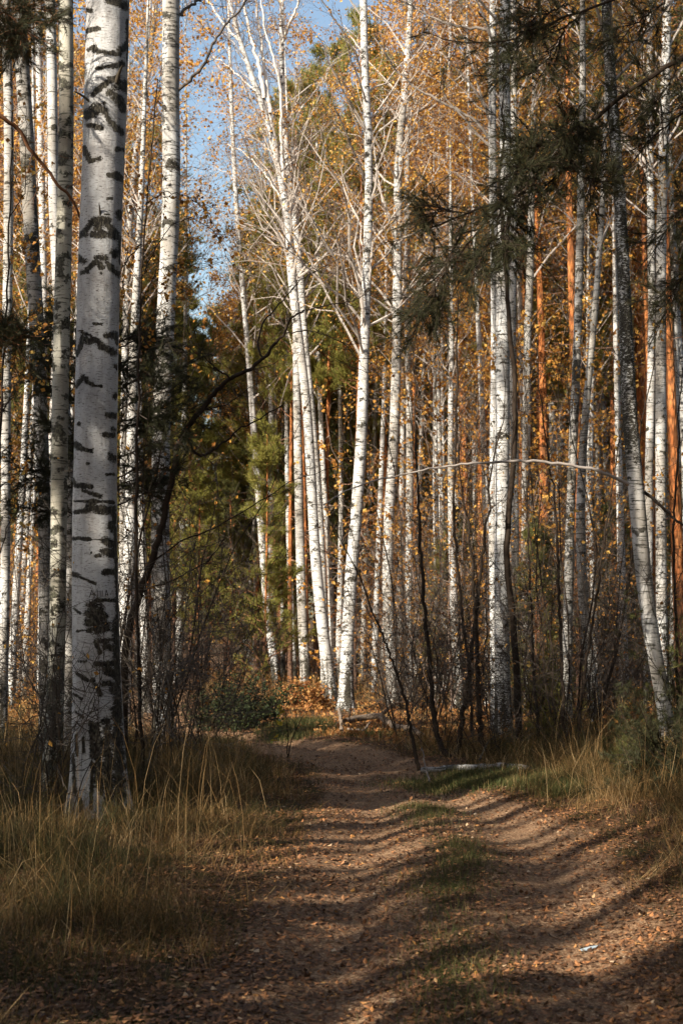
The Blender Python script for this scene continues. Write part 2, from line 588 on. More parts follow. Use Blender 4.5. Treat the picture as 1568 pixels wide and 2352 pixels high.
ground = link("ground", make_mesh("ground", np.stack([GX, GY, GZ], -1), gq, None, ground_mat(), {"track": np.clip(trk, 0, 1)}, True))
tag(ground, "brown forest floor with a rutted sandy track", None, None, "structure")

# ------------------------------------------------------------------ trunks
def bark_marks(rng, th, h, R, H, density=1.0, base_dark=1.0, bands=1.0, dark_above=None, big=1.0):
    """dark chevrons, bands and the fissured foot on a birch; th angle, h height (arrays)"""
    m = np.zeros_like(h)
    n = int(H * 2.6 * density)
    for _ in range(n):
        hc, tc = rng.uniform(0.3, H), rng.uniform(-math.pi, math.pi)
        w = rng.uniform(0.5, 1.3)
        th_ = rng.uniform(0.02, 0.055) * (0.6 + R * 4) * big
        sl = rng.uniform(0.2, 0.9) * R * 1.2
        dt = np.abs((th - tc + math.pi) % (2 * math.pi) - math.pi)
        f = 1.0 - np.abs(h - (hc - sl * dt)) / th_ * (0.75 + 0.35 * dt / w)
        f = np.where(dt < w, np.minimum(f, (w - dt) / 0.25), -1)
        m = np.maximum(m, np.clip(f, 0, 1) * rng.uniform(0.7, 1.0))
    for _ in range(int(H * 5.5 * bands)):
        hc, tc = rng.uniform(0.2, H), rng.uniform(-math.pi, math.pi)
        w = rng.uniform(0.25, 1.0)
        th_ = rng.uniform(0.008, 0.022)
        dt = np.abs((th - tc + math.pi) % (2 * math.pi) - math.pi)
        f = np.minimum(1.0 - np.abs(h - hc) / th_, (w - dt) / 0.15)
        m = np.maximum(m, np.clip(f, 0, 1) * rng.uniform(0.6, 0.95))
    if base_dark > 0:
        f = base_dark * np.clip(1.15 - h / (1.3 * base_dark + 0.1), 0, 1)
        f = f * (0.62 + 0.6 * vnoise(th * 3.2 + 10, h * 1.8 + rng.uniform(0, 50), 21))
        m = np.maximum(m, f)
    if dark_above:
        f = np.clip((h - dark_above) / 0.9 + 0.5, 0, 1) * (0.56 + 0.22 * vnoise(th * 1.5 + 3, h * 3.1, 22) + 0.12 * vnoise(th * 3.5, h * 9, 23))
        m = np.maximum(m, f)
    return m


class Trunk:
    """a trunk through picture measurements [(x, y, width)], from high to low, at distance d"""
    def __init__(s, pts, d, H, seed, lean_y=0.0, flare=0.35):
        s.rng = np.random.default_rng(seed)
        W, R = [], []
        for (px, py, w) in pts:
            p = at(px, py, d)
            W.append(p); R.append(0.5 * w * float(np.dot(p - CAMP, FW)) / F)
        W = np.array(W)[::-1]; R = np.array(R)[::-1]
        zb = tz(W[0, 0], d)
        s.base = np.array([W[0, 0], d, zb])
        z = W[:, 2]; x = W[:, 0]
        zt = z[-1]
        n_out = 3
        if H > zt + 0.3:
            slope = (x[-1] - x[-2]) / max(z[-1] - z[-2], 0.2)
            ze = np.linspace(zt, H, n_out + 1)[1:]
            xe = x[-1] + slope * 0.7 * (ze - zt)
            re = R[-1] * np.maximum(1 - (ze - zt) / (H - zt), 0.06)
            z = np.concatenate([z, ze]); x = np.concatenate([x, xe]); R = np.concatenate([R, re])
        s.z = np.concatenate([[zb - 0.25], z[z > zb + 0.02]])
        s.x = np.concatenate([[x[0]], x[z > zb + 0.02]])
        s.r = np.concatenate([[R[0]], R[z > zb + 0.02]])
        s.d, s.H, s.flare, s.lean = d, H, flare, lean_y
        s.zb = zb

    def pos(s, z):
        z = np.asarray(z, float)
        k = 0.0
        xs = np.zeros_like(z)
        rs = np.zeros_like(z)
        for o, w in ((-0.45, 0.25), (0.0, 0.5), (0.45, 0.25)):      # softened corners
            xs = xs + w * np.interp(z + o, s.z, s.x)
            rs = rs + w * np.interp(z + o, s.z, s.r)
        zz = z - s.zb
        y = s.d + s.lean * zz + 0.03 * np.sin(zz * 0.9 + s.d)
        rs = np.interp(z, s.z, s.r) * (1 + s.flare * np.exp(-np.maximum(zz, 0) / 0.16))
        return np.stack([xs, y, z], -1) - s.base, rs

    def mesh(s, mat, sides=20, dz=0.035, marks=None, density=1.0, base_dark=1.0, bands=1.0, rough=0.02, zmax=None, dark_above=None, big=1.0):
        z = np.arange(s.zb - 0.25, min(s.H, zmax or 99), dz)
        P, r = s.pos(z)
        th = np.linspace(-math.pi, math.pi, sides, endpoint=False)
        TH, Z = np.meshgrid(th, z - s.zb)
        rr = r[:, None] * (1 + rough * vnoise(TH * 1.6 + 20, Z * 2.5, 31) + rough * 0.8 * vnoise(TH * 3 + 9, Z * 9, 32))
        rr = rr * (1 + s.flare * 0.5 * np.exp(-np.maximum(Z, 0) / 0.12) * np.cos(TH * 5 + s.d) * 0.5)
        V = np.stack([P[:, 0:1] + rr * np.sin(TH), P[:, 1:2] - rr * np.cos(TH), np.repeat(P[:, 2:3], sides, 1)], -1)
        i = np.arange(len(z) * sides).reshape(len(z), sides)
        j = np.roll(i, -1, 1)
        q = np.stack([i[:-1], j[:-1], j[1:], i[1:]], -1).reshape(-1, 4)
        m = bark_marks(s.rng, TH, Z, float(r.mean()), float(s.H), density, base_dark, bands, dark_above, big) if marks is None else marks(TH, Z, V + s.base)
        return make_mesh("trunk", V, q, None, mat, {"mark": m}, True)


def birch_crown(rng, pos_fn, h0, H, n, leaf_n, leaf_size, spread=1.0, twigs=5, pale=0.8, up=0.35, sub=3):
    """branches and leaf places along a trunk; returns Acc of branches and leaf centres"""
    h = h0 + (H - h0) * rng.beta(1.0, 1.15, n)
    P0, r = pos_fn(h)
    az = rng.uniform(0, 2 * math.pi, n)
    el = rad(38) + rad(30) * rng.random(n)
    D = np.stack([np.cos(az) * np.cos(el), np.sin(az) * np.cos(el), np.sin(el)], 1)
    L = spread * ((H - h) * 0.32 + 1.0) * rng.uniform(0.55, 1.15, n)
    P1, R1 = grow(rng, P0, D, L, np.clip(r * 0.28, 0.006, 0.034), 7, -0.10, 0.04, 0.2)
    a = Acc()
    a.tube(P1, R1, 5, pale=pale * 0.6)
    s, d, pi_, t = along(rng, P1, twigs, 0.2, 0.98)
    d2 = unit(d + rng.normal(0, 0.55, d.shape) + np.array([0, 0, 0.15]))
    L2 = L[pi_] * (1.05 - t) * 0.55 + 0.2
    P2, R2 = grow(rng, s, d2, L2, np.clip(R1[pi_, 0] * (1.05 - t) * 0.6, 0.004, 0.02), 5, -0.2, 0.05, 0.3)
    a.tube(P2, R2, 3, pale=pale * 0.35)
    s3, d3, p3, t3 = along(rng, P2, sub, 0.15, 1.0)
    d4 = unit(d3 + rng.normal(0, 0.6, d3.shape) + np.array([0, 0, -0.25]))
    L3 = L2[p3] * 0.5 + 0.12
    P3, R3 = grow(rng, s3, d4, L3, np.full(len(s3), 0.0042), 4, -0.3, 0.05, 0.4)
    a.tube(P3, R3, 3, pale=0.0)
    Q = P3.reshape(-1, 3)
    if leaf_n:
        nc = max(leaf_n // 11, 1)
        cc = Q[rng.integers(0, len(Q), nc)]
        c = cc[rng.integers(0, nc, leaf_n)] + rng.normal(0, 0.13, (leaf_n, 3))
    else:
        c = np.zeros((0, 3))
    return a, c


def full_birch(t, label, crown=None, mat=None, leafmat=None, leaf_n=4500, leaf_size=0.055, sides=18, dz=0.04, cat="birch tree", group=None, **kw):
    """thing > trunk, branches, foliage"""
    root = thing("birch_tree", t.base, label, cat, group)
    link("trunk", t.mesh(mat or M_BIRCH, sides, dz, **kw), root)
    if crown:
        a, c = birch_crown(t.rng, t.pos, crown[0], t.H - 0.2, crown[1], leaf_n, leaf_size, *crown[2:])
        link("branches", a.mesh("branches", M_TWIGLIGHT), root)
        if len(c):
            v, tr, tint = leaves(t.rng, c, leaf_size)
            link("foliage", make_mesh("foliage", v, None, tr, leafmat or M_GOLD, {"tint": tint}), root)
    return root


# ---- the big birch in front on the left, with its own marks
BIG = Trunk([(249, -20, 99), (246, 200, 97), (241, 330, 96), (231, 560, 96), (226, 700, 97), (221, 900, 97), (219, 1050, 98), (216, 1200, 102), (218, 1400, 106), (222, 1550, 110), (226, 1700, 120), (229, 1800, 128), (231, 1890, 138)], 12.0, 19.0, 1, flare=0.30)
S4 = [(500, 0, 680, 60, 45), (680, 200, 690, 700, 18), (280, 310, 390, 285, 25), (290, 500, 350, 470, 22), (350, 510, 600, 545, 25), (620, 500, 670, 460, 40), (370, 690, 520, 660, 18), (540, 660, 640, 640, 30), (330, 950, 500, 810, 30), (500, 810, 580, 780, 38), (590, 850, 670, 880, 60), (490, 930, 560, 950, 36), (560, 970, 650, 1080, 50), (290, 1150, 380, 1090, 55), (380, 1080, 450, 1120, 36), (450, 1120, 520, 1240, 26), (520, 1240, 620, 1330, 36), (290, 1260, 420, 1290, 24), (450, 1030, 450, 1035, 18), (240, 1500, 300, 1610, 30), (300, 1620, 400, 1600, 26), (580, 1500, 590, 1500, 26), (640, 1510, 660, 1510, 22), (490, 1770, 560, 1750, 24), (560, 1770, 640, 1810, 38), (480, 1998, 525, 1998, 16), (450, 2157, 500, 2157, 8), (600, 2150, 620, 2190, 35), (250, 2330, 340, 2220, 25), (340, 2230, 480, 2230, 46), (380, 2300, 430, 2340, 40), (480, 2250, 560, 2352, 35), (280, 100, 310, 110, 25)]
S5 = [(200, 20, 250, 10, 35), (340, 10, 440, 20, 35), (510, 10, 620, 70, 35), (600, 70, 620, 300, 22), (220, 400, 280, 380, 26), (280, 360, 380, 270, 28), (380, 250, 460, 250, 38), (400, 300, 420, 340, 28), (460, 270, 540, 370, 28), (540, 370, 600, 430, 28), (180, 250, 240, 280, 38), (550, 200, 620, 180, 45), (415, 405, 417, 405, 14), (340, 912, 425, 912, 15), (480, 1030, 570, 1020, 36), (570, 1020, 580, 1100, 25), (220, 1000, 320, 1030, 17), (260, 1060, 300, 1100, 36), (230, 1050, 190, 1190, 23), (190, 1190, 170, 1230, 18), (330, 1060, 400, 1110, 33), (400, 1120, 540, 1200, 36), (560, 1340, 575, 1350, 28), (170, 1540, 230, 1450, 23), (240, 1450, 280, 1470, 24), (270, 1490, 340, 1530, 25), (340, 1530, 420, 1540, 14), (560, 1640, 575, 1640, 32), (480, 1830, 570, 1840, 30), (530, 1970, 550, 1980, 25), (460, 2030, 550, 2040, 30), (190, 1920, 200, 1920, 18), (160, 2130, 180, 2150, 34), (220, 2170, 320, 2185, 25), (520, 2250, 570, 2280, 40), (275, 2320, 290, 2320, 15)]
S6 = [(85, 80, 100, 130, 10), (100, 120, 200, 130, 18), (150, 150, 260, 190, 14), (300, 50, 350, 50, 9), (90, 220, 200, 222, 6), (200, 220, 340, 230, 12), (100, 290, 200, 280, 15), (200, 260, 340, 280, 28), (340, 300, 355, 320, 20), (80, 460, 190, 465, 12), (190, 468, 280, 470, 3), (330, 380, 355, 400, 30), (300, 480, 350, 500, 32), (230, 570, 260, 570, 12), (270, 540, 350, 560, 25), (200, 553, 205, 553, 5), (290, 680, 350, 675, 20), (70, 690, 110, 700, 18), (110, 700, 230, 750, 8), (230, 860, 350, 855, 13), (200, 880, 240, 900, 20), (180, 940, 290, 960, 24), (175, 1000, 300, 1010, 25), (180, 1050, 310, 1040, 16), (270, 920, 310, 1030, 13), (110, 1055, 180, 1045, 7), (215, 900, 245, 1040, 42), (255, 900, 285, 1030, 30), (90, 910, 130, 940, 8), (230, 1120, 340, 1110, 14), (240, 1150, 260, 1190, 15), (300, 1150, 370, 1180, 28), (240, 1270, 370, 1260, 20), (310, 1300, 380, 1340, 33), (120, 1250, 170, 1250, 6), (110, 1330, 180, 1370, 13), (210, 1370, 260, 1460, 17), (280, 1390, 370, 1400, 20), (330, 1430, 380, 1470, 18), (90, 1460, 140, 1490, 10), (100, 1570, 150, 1610, 8), (200, 1640, 210, 1850, 18), (238, 1680, 245, 2020, 32), (300, 1640, 320, 2300, 34), (365, 1560, 395, 2300, 40), (270, 1750, 290, 1850, 18), (105, 1720, 110, 1850, 10), (150, 1740, 155, 1830, 10), (85, 1850, 100, 2100, 12), (210, 1900, 200, 2200, 12), (290, 1850, 350, 1900, 28), (260, 2000, 270, 2100, 20), (368, 1000, 385, 2300, 30), (350, 300, 372, 1000, 12), (130, 2130, 150, 2300, 14)]
STROKES = [(137.8 + a * .228, b * .228, 137.8 + c * .228, e * .228, w * .228) for a, b, c, e, w in S4] + \
          [(137.8 + a * .228, 536 + b * .228, 137.8 + c * .228, 536 + e * .228, w * .228) for a, b, c, e, w in S5] + \
          [(137.8 + a * .358, 1071.9 + b * .358, 137.8 + c * .358, 1071.9 + e * .358, w * .358) for a, b, c, e, w in S6]


def big_marks(TH, Z, V):
    rel = V - CAMP
    dep = rel @ FW
    px = 784 + rel[..., 0] / dep * F
    py = 1176 - (rel @ UP) / dep * F
    m = np.full(px.shape, -1.0)
    for x1, y1, x2, y2, w in STROKES:
        dx, dy = x2 - x1, y2 - y1
        t = np.clip(((px - x1) * dx + (py - y1) * dy) / (dx * dx + dy * dy + 1e-6), 0, 1)
        dist = np.hypot(px - x1 - t * dx, py - y1 - t * dy)
        m = np.maximum(m, 1.0 - 0.58 * dist / w)
    m = np.clip(m, 0, 1)
    back = bark_marks(np.random.default_rng(5), TH, Z, 0.18, 19, 1.0, 0.9)
    f = np.clip((np.abs(TH) - 1.45) / 0.15, 0, 1)
    up_ = np.clip((Z - 6.9) / 0.2, 0, 1)
    f = np.maximum(f, up_)
    return m * (1 - f) + back * f


big_root = thing("birch_tree", BIG.base, "thick white birch in front on the left with carved letters and a dark cracked foot", "birch tree")
link("trunk", BIG.mesh(M_BIRCH_HERO, 150, 0.012, marks=big_marks, rough=0.012, zmax=8.5), big_root)
_b, _c = birch_crown(BIG.rng, BIG.pos, 8.2, 18.8, 30, 2600, 0.06)
link("branches", _b.mesh("branches", M_TWIGLIGHT), big_root)
_zz = np.linspace(8.4, 19, 30)
_P, _r = BIG.pos(_zz)
_v, _q = tubes(_P[None], _r[None], 16)
link("upper_trunk", make_mesh("upper_trunk", _v, _q, None, M_BIRCH, {"mark": np.zeros(len(_v))}, True), big_root)
_v, _t, _ti = leaves(BIG.rng, _c, 0.06)
link("foliage", make_mesh("foliage", _v, None, _t, M_GOLD, {"tint": _ti}), big_root)


def on_big(px, py, out=0.002):
    """a point on the front surface of the big birch under picture point"""
    z = at(px, py, 12.0)[2]
    for _ in range(3):
        P, r = BIG.pos(np.array([z]))
        c = P[0] + BIG.base
        y = c[1] - math.sqrt(max(float(r[0]) ** 2 - (at(px, py, c[1])[0] - c[0]) ** 2, 1e-6))
        z = at(px, py, y)[2]
    p = at(px, py, y)
    nrm = unit(np.array([p[0] - c[0], p[1] - c[1], 0.0]))
    return p + nrm * out - BIG.base, nrm


def letter_strokes():
    K, ox, oy = 0.0879, 153.1, 1316.9
    S = [(415, 430, 415, 595, 4), (485, 430, 485, 595, 4), (415, 430, 485, 428, 4),
         (600, 640, 665, 430, 9), (665, 430, 742, 640, 8), (622, 562, 722, 562, 7),
         (815, 440, 825, 625, 9), (880, 440, 880, 625, 9), (932, 435, 930, 620, 9), (825, 622, 930, 618, 5),
         (1035, 430, 1012, 600, 9), (1035, 430, 1085, 610, 9), (1022, 560, 1085, 552, 7),
         (1190, 445, 1140, 560, 5), (1190, 445, 1215, 520, 4)]
    a = Acc()
    for x1, y1, x2, y2, w in S:
        n = 6
        L, Rr = [], []
        dx, dy = x2 - x1, y2 - y1
        k = math.hypot(dx, dy)
        nx_, ny_ = -dy / k * w, dx / k * w
        for i in range(n):
            t = i / (n - 1)
            f = 1.0 if 0 < i < n - 1 else 0.5
            cx, cy = x1 + dx * t, y1 + dy * t
            L.append(on_big(ox + (cx + nx_ * f) * K, oy + (cy + ny_ * f) * K, 0.004)[0])
            Rr.append(on_big(ox + (cx - nx_ * f) * K, oy + (cy - ny_ * f) * K, 0.004)[0])
        v = np.array(L + Rr)
        q = [(i, i + 1, n + i + 1, n + i) for i in range(n - 1)]
        a.add(v, q, pale=0.0)
    return a


_l = link("carved_lettering", letter_strokes().mesh("carved_lettering", M_TWIG), big_root)
_l["label"] = "thin dark carved letters in the white bark at chest height"


def big_stub(pxy, r0, reach):
    p0, nrm = on_big(pxy[0], pxy[1], -0.02)
    q = on_big(pxy[2], pxy[3], reach)[0]
    t = np.linspace(0, 1, 6)[:, None]
    P = p0 * (1 - t) + q * t + np.array([0, 0, 0.02]) * np.sin(t * 3)
    a = Acc()
    a.tube(P[None], np.linspace(r0, r0 * 0.35, 6)[None], 8, pale=0.0)
    link("branch_stub", a.mesh("branch_stub", M_LICHENTWIG, True), big_root)


big_stub((222, 250, 198, 214), 0.016, 0.10)
big_stub((270, 188, 271, 158), 0.020, 0.08)
big_stub((231, 500, 229, 472), 0.010, 0.05)
big_stub((207, 768, 188, 763), 0.012, 0.04)

# ------------------------------------------------------------------ birches one can tell apart
C_TOP = (7.5, 26, 1.0, 5, 0.8)


def B(label, pts, d, H=19, seed=0, crown=C_TOP, **kw):
    lean = kw.pop("lean", 0.0)
    t = Trunk(pts, d, H, seed, lean)
    return full_birch(t, label, crown, **kw)


B("slim lichen-blotched birch standing close on the left of the thick birch", [(150, 0, 34), (154, 250, 34), (150, 500, 36), (144, 750, 38), (140, 900, 38), (135, 1150, 38), (131, 1400, 38), (127, 1600, 40), (112, 1860, 50)], 12.8, 17, 11, (7.6, 18, .8, 4, .5), mat=M_BIRCH_MOSSY, density=1.6, big=2.0, leaf_n=1500, sides=30, dz=.02)
B("straight birch half hidden between the thick birch and the slim lichen-blotched one", [(116, 0, 22), (122, 200, 23), (124, 450, 24), (138, 750, 25), (152, 1000, 26), (160, 1150, 26), (161, 1500, 28), (160, 1640, 30)], 17.0, 18, 12, (9, 18, .8, 4, .6), density=1.6, leaf_n=2000, big=1.6)
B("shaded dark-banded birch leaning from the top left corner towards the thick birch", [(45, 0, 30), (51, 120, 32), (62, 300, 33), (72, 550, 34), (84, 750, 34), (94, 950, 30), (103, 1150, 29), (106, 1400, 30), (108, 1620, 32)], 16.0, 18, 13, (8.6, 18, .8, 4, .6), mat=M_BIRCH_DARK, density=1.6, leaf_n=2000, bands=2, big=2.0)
B("leftmost pale birch along the left edge of the picture", [(14, 60, 22), (20, 250, 22), (20, 500, 22), (18, 784, 22), (15, 1000, 22), (14, 1200, 22), (10, 1400, 22), (5, 1650, 24)], 19.0, 19, 14, (9.5, 18, .8, 4, .7), leaf_n=2500, density=1.8)
B("thin bright birch seen between the two dark-banded trunks at top left", [(86, 0, 14), (94, 300, 15), (100, 600, 16), (101, 800, 16), (99, 1000, 17), (98, 1300, 18), (96, 1560, 20)], 31.0, 19, 15, leaf_n=2500)
B("second largest birch, right of the thick one, bright at the top and shaded lower down", [(394, 0, 40), (392, 200, 40), (394, 400, 41), (390, 550, 41), (384, 650, 41), (378, 800, 42), (372, 950, 42), (369, 1150, 42), (369, 1350, 43), (373, 1550, 45), (377, 1705, 52)], 20.0, 20, 16, (10.3, 30, 1., 5, .8), leaf_n=1900, density=1.6, bands=2, sides=28, dz=.025, big=2.0)
B("leaning thin birch crossing diagonally behind the thick birch at upper left", [(357, 20, 13), (345, 130, 14), (330, 240, 14), (314, 340, 15), (302, 450, 15), (295, 600, 15), (288, 800, 16), (284, 1000, 16), (282, 1300, 17), (280, 1560, 18)], 34.0, 19, 17, leaf_n=3000)
B("pale birch with one red knot scar, low behind the thick birch on its right", [(322, 500, 14), (312, 700, 18), (306, 900, 24), (302, 1100, 28), (299, 1250, 30), (295, 1350, 31), (289, 1450, 31), (284, 1600, 33)], 24.0, 15, 18, (7, 22, .9, 4, .6), leaf_n=2500, density=1.2)
B("thin birch leaning right into the bushes at the left end of the middle group", [(530, 200, 9), (536, 350, 10), (545, 500, 11), (556, 640, 12), (568, 784, 13), (577, 900, 14), (585, 1010, 15), (600, 1210, 17), (614, 1400, 19), (626, 1500, 20), (640, 1572, 22)], 38.0, 21, 19, (7.5, 30, .8, 5, 1.), leaf_n=1500)
B("slender birch just right of the left-end birch of the middle group", [(612, 500, 8), (618, 700, 10), (622, 850, 12), (624, 1000, 13), (621, 1200, 14), (626, 1400, 15), (630, 1550, 16)], 43.0, 19, 20, (8, 24, .8, 5, 1.), leaf_n=1200)
B("upright birch left of the forked pair in the middle group", [(668, 500, 10), (676, 650, 13), (681, 800, 17), (682, 900, 18), (685, 1050, 20), (688, 1200, 21), (692, 1350, 22), (697, 1480, 23), (704, 1575, 26)], 36.0, 18, 21, (8, 26, .9, 5, .9), leaf_n=1500)
B("tall bright birch forking into many pale upright branches against the blue sky", [(540, 60, 9), (560, 120, 11), (584, 190, 13), (615, 280, 15), (645, 400, 17), (660, 500, 18), (671, 650, 20), (688, 784, 20), (705, 934, 21), (714, 1084, 23), (721, 1234, 24), (734, 1384, 26), (748, 1500, 28), (764, 1625, 34)], 29.0, 15.5, 22, (8.6, 44, 1.05, 6, 1.), leaf_n=900, density=.8)
B("second stem of the forked pair rising to the right under the open sky", [(648, 0, 9), (646, 90, 11), (650, 250, 13), (656, 330, 14), (672, 450, 15), (688, 600, 16), (700, 784, 16), (716, 950, 17), (728, 1100, 17), (738, 1250, 18), (743, 1400, 19), (748, 1600, 22)], 30.0, 16.5, 23, (8.4, 34, .95, 6, 1.), leaf_n=900)
B("thin birch between the forked pair and the curved birch, lower middle", [(728, 430, 8), (729, 600, 9), (730, 800, 10), (736, 950, 11), (742, 1080, 12), (753, 1250, 12), (761, 1420, 13), (768, 1570, 15)], 37.0, 17, 24, (7.5, 22, .9, 5, .8), leaf_n=1500)
B("curved banded birch at the centre sweeping down to the left, foot on the mound", [(834, 0, 17), (839, 200, 18), (846, 310, 18), (847, 450, 19), (844, 575, 21), (837, 784, 23), (831, 984, 25), (820, 1159, 27), (807, 1309, 29), (799, 1450, 30), (795, 1550, 33), (794, 1635, 40)], 27.6, 19, 25, (6.5, 34, 1., 5, .9), leaf_n=2600, density=1.8, bands=3, big=1.6)
B("brilliant white birch right of the central curved birch, forked near the top", [(940, 60, 13), (934, 150, 15), (924, 260, 17), (914, 375, 19), (913, 500, 20), (911, 784, 22), (905, 1000, 23), (893, 1184, 24), (889, 1359, 25), (896, 1480, 27), (906, 1620, 33)], 29.5, 18.5, 26, (7.5, 40, 1., 5, .9), leaf_n=2300, density=.9)
B("straight thin birch standing close on the right of the brilliant white one", [(936, 250, 11), (934, 400, 13), (935, 600, 14), (937, 784, 15), (940, 950, 16), (941, 1080, 17), (939, 1250, 17), (937, 1400, 18), (939, 1600, 22)], 32.0, 17, 27, (8, 26, .9, 5, .9), leaf_n=2300)
B("banded birch left of the wide one in the right-hand cluster", [(1132, 0, 16), (1130, 200, 18), (1130, 350, 18), (1132, 500, 18), (1136, 784, 18), (1134, 1000, 19), (1131, 1200, 19), (1133, 1400, 19), (1137, 1650, 24)], 23.0, 19, 28, (9.5, 24, 1., 5, .8), leaf_n=2000, density=1.7, bands=2)
B("widest grey-white birch of the right-hand cluster with a small dark knot", [(1160, -20, 24), (1157, 100, 25), (1157, 200, 25), (1161, 325, 26), (1158, 480, 27), (1154, 625, 29), (1154, 784, 31), (1153, 984, 33), (1151, 1200, 33), (1151, 1400, 34), (1153, 1550, 36), (1158, 1700, 44)], 20.5, 19, 29, (9.5, 28, 1., 5, .8), leaf_n=2300, density=1.8, bands=2.5, sides=28, dz=.025)
B("bright birch partly covered by the wide grey-white one on its right side", [(1178, 0, 14), (1179, 250, 15), (1178, 400, 16), (1177, 620, 17), (1176, 784, 18), (1179, 950, 18), (1181, 1200, 18), (1184, 1400, 19), (1187, 1600, 22)], 26.0, 18, 30, (9, 24, 1., 5, .8), leaf_n=2000)
B("slim white birch between the right-hand cluster and the shaded blue-grey birch", [(1224, 300, 12), (1219, 480, 15), (1216, 620, 17), (1210, 784, 18), (1209, 984, 18), (1207, 1150, 19), (1205, 1284, 19), (1207, 1400, 19), (1210, 1570, 22)], 28.0, 17, 31, (8.5, 26, 1., 5, .8), leaf_n=1900)
B("thin birch with crossing limbs above the slim white one, right of the cluster", [(1272, 40, 11), (1275, 120, 12), (1281, 300, 13), (1288, 450, 13), (1293, 600, 14), (1296, 784, 15), (1290, 950, 14), (1280, 1100, 14), (1276, 1300, 15), (1272, 1540, 17)], 34.0, 18, 32, (7, 34, 1.1, 5, .9), leaf_n=1900)
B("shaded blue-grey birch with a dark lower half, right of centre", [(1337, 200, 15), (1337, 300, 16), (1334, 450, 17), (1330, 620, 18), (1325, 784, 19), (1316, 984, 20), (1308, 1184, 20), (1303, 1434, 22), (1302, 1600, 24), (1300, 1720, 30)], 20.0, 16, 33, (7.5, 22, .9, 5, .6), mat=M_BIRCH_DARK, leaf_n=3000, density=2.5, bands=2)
B("bowed bright birch curving down to the right between the blue-grey and the leaning birch", [(1385, 400, 11), (1381, 480, 12), (1376, 560, 13), (1368, 680, 14), (1360, 784, 15), (1343, 959, 17), (1332, 1134, 20), (1332, 1259, 22), (1339, 1409, 23), (1354, 1534, 24), (1363, 1610, 26), (1377, 1690, 32)], 22.0, 13, 34, (7, 24, .9, 5, .8), leaf_n=3000, density=1.0)
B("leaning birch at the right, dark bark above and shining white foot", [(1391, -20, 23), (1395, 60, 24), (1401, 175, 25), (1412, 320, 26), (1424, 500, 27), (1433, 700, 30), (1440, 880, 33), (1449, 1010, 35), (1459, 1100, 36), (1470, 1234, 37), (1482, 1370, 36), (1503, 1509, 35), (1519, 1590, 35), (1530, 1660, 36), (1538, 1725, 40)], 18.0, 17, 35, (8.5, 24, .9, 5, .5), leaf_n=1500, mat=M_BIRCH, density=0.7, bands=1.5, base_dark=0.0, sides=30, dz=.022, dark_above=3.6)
B("left one of the pair of tall pale birches right of the leaning birch", [(1492, 60, 14), (1490, 300, 16), (1493, 500, 17), (1497, 700, 18), (1495, 900, 19), (1490, 1050, 19), (1488, 1200, 19), (1487, 1400, 19), (1487, 1590, 22)], 27.0, 19, 36, (9, 28, 1., 5, .8), leaf_n=2000)
B("right one of the pair of tall pale birches, near the right edge", [(1530, 0, 20), (1524, 300, 22), (1519, 500, 23), (1516, 784, 24), (1515, 1000, 24), (1517, 1200, 24), (1519, 1400, 25), (1522, 1600, 28)], 25.0, 19, 37, (9, 28, 1., 5, .8), leaf_n=2000, density=1.8, bands=2)
B("thin birch behind the central curved birch, between it and the brilliant white one", [(868, 420, 7), (866, 600, 8), (866, 800, 9), (860, 1000, 10), (850, 1150, 10), (838, 1300, 11), (832, 1540, 13)], 44.0, 17, 38, (7.5, 30, 1., 5, .8), leaf_n=1900)
B("thin white birch left of the central curved birch, seen below the crooked branches", [(792, 420, 7), (795, 600, 8), (797, 800, 9), (799, 950, 10), (800, 1100, 10), (798, 1250, 10), (794, 1400, 11), (790, 1540, 12)], 48.0, 18, 39, (7.5, 30, 1., 5, .8), leaf_n=3000)
B("thin pale birch with forked limbs left of the orange pine trunk", [(1064, 500, 10), (1068, 700, 12), (1078, 850, 13), (1090, 1000, 14), (1092, 1200, 14), (1088, 1400, 15), (1086, 1560, 17)], 38.0, 17, 40, (6.5, 32, 1.1, 5, .9), leaf_n=3000)
B("thin birch with a speckled trunk standing right of the straight thin birch", [(1035, 560, 9), (1036, 784, 11), (1034, 1000, 13), (1036, 1200, 16), (1042, 1400, 19), (1050, 1540, 22), (1056, 1620, 24)], 29.0, 13, 41, (6, 24, .9, 5, .7), leaf_n=2500, density=1.8)

# ------------------------------------------------------------------ pines
def pine_boughs(rng, pos_fn, h0, H, n, Lfn, tuft_n, need_n, nl, nw, droop=-0.05, el0=5, el1=35, twig_n=6):
    h = h0 + (H - h0) * np.sort(rng.random(n))
    P0, r = pos_fn(h)
    az = rng.uniform(0, 2 * math.pi, n)
    el = rad(el0) + rad(el1 - el0) * rng.random(n)
    D = np.stack([np.cos(az) * np.cos(el), np.sin(az) * np.cos(el), np.sin(el)], 1)
    L = Lfn(h) * rng.uniform(0.6, 1.15, n)
    P1, R1 = grow(rng, P0, D, L, np.clip(r * 0.4, 0.008, 0.06), 7, droop, 0.04, 0.2)
    a = Acc()
    a.tube(P1, R1, 5, pale=0.0)
    s, d, pi_, t = along(rng, P1, twig_n, 0.3, 1.0)
    d2 = unit(d + rng.normal(0, 0.5, d.shape) + np.array([0, 0, 0.25]))
    L2 = L[pi_] * (1.1 - t) * 0.5 + 0.18
    P2, R2 = grow(rng, s, d2, L2, np.full(len(s), 0.008), 5, 0.05, 0.05, 0.5)
    a.tube(P2, R2, 3, pale=0.0)
    s3, d3, _, _ = along(rng, P2, tuft_n, 0.15, 1.0)
    d3 = unit(d3 + rng.normal(0, 0.5, d3.shape) + np.array([0, 0, 0.3]))
    s3 = s3 + rng.normal(0, 0.06, s3.shape)
    v, tr, tint = needles(rng, s3, d3, need_n, nl, nw)
    return a, v, tr, tint


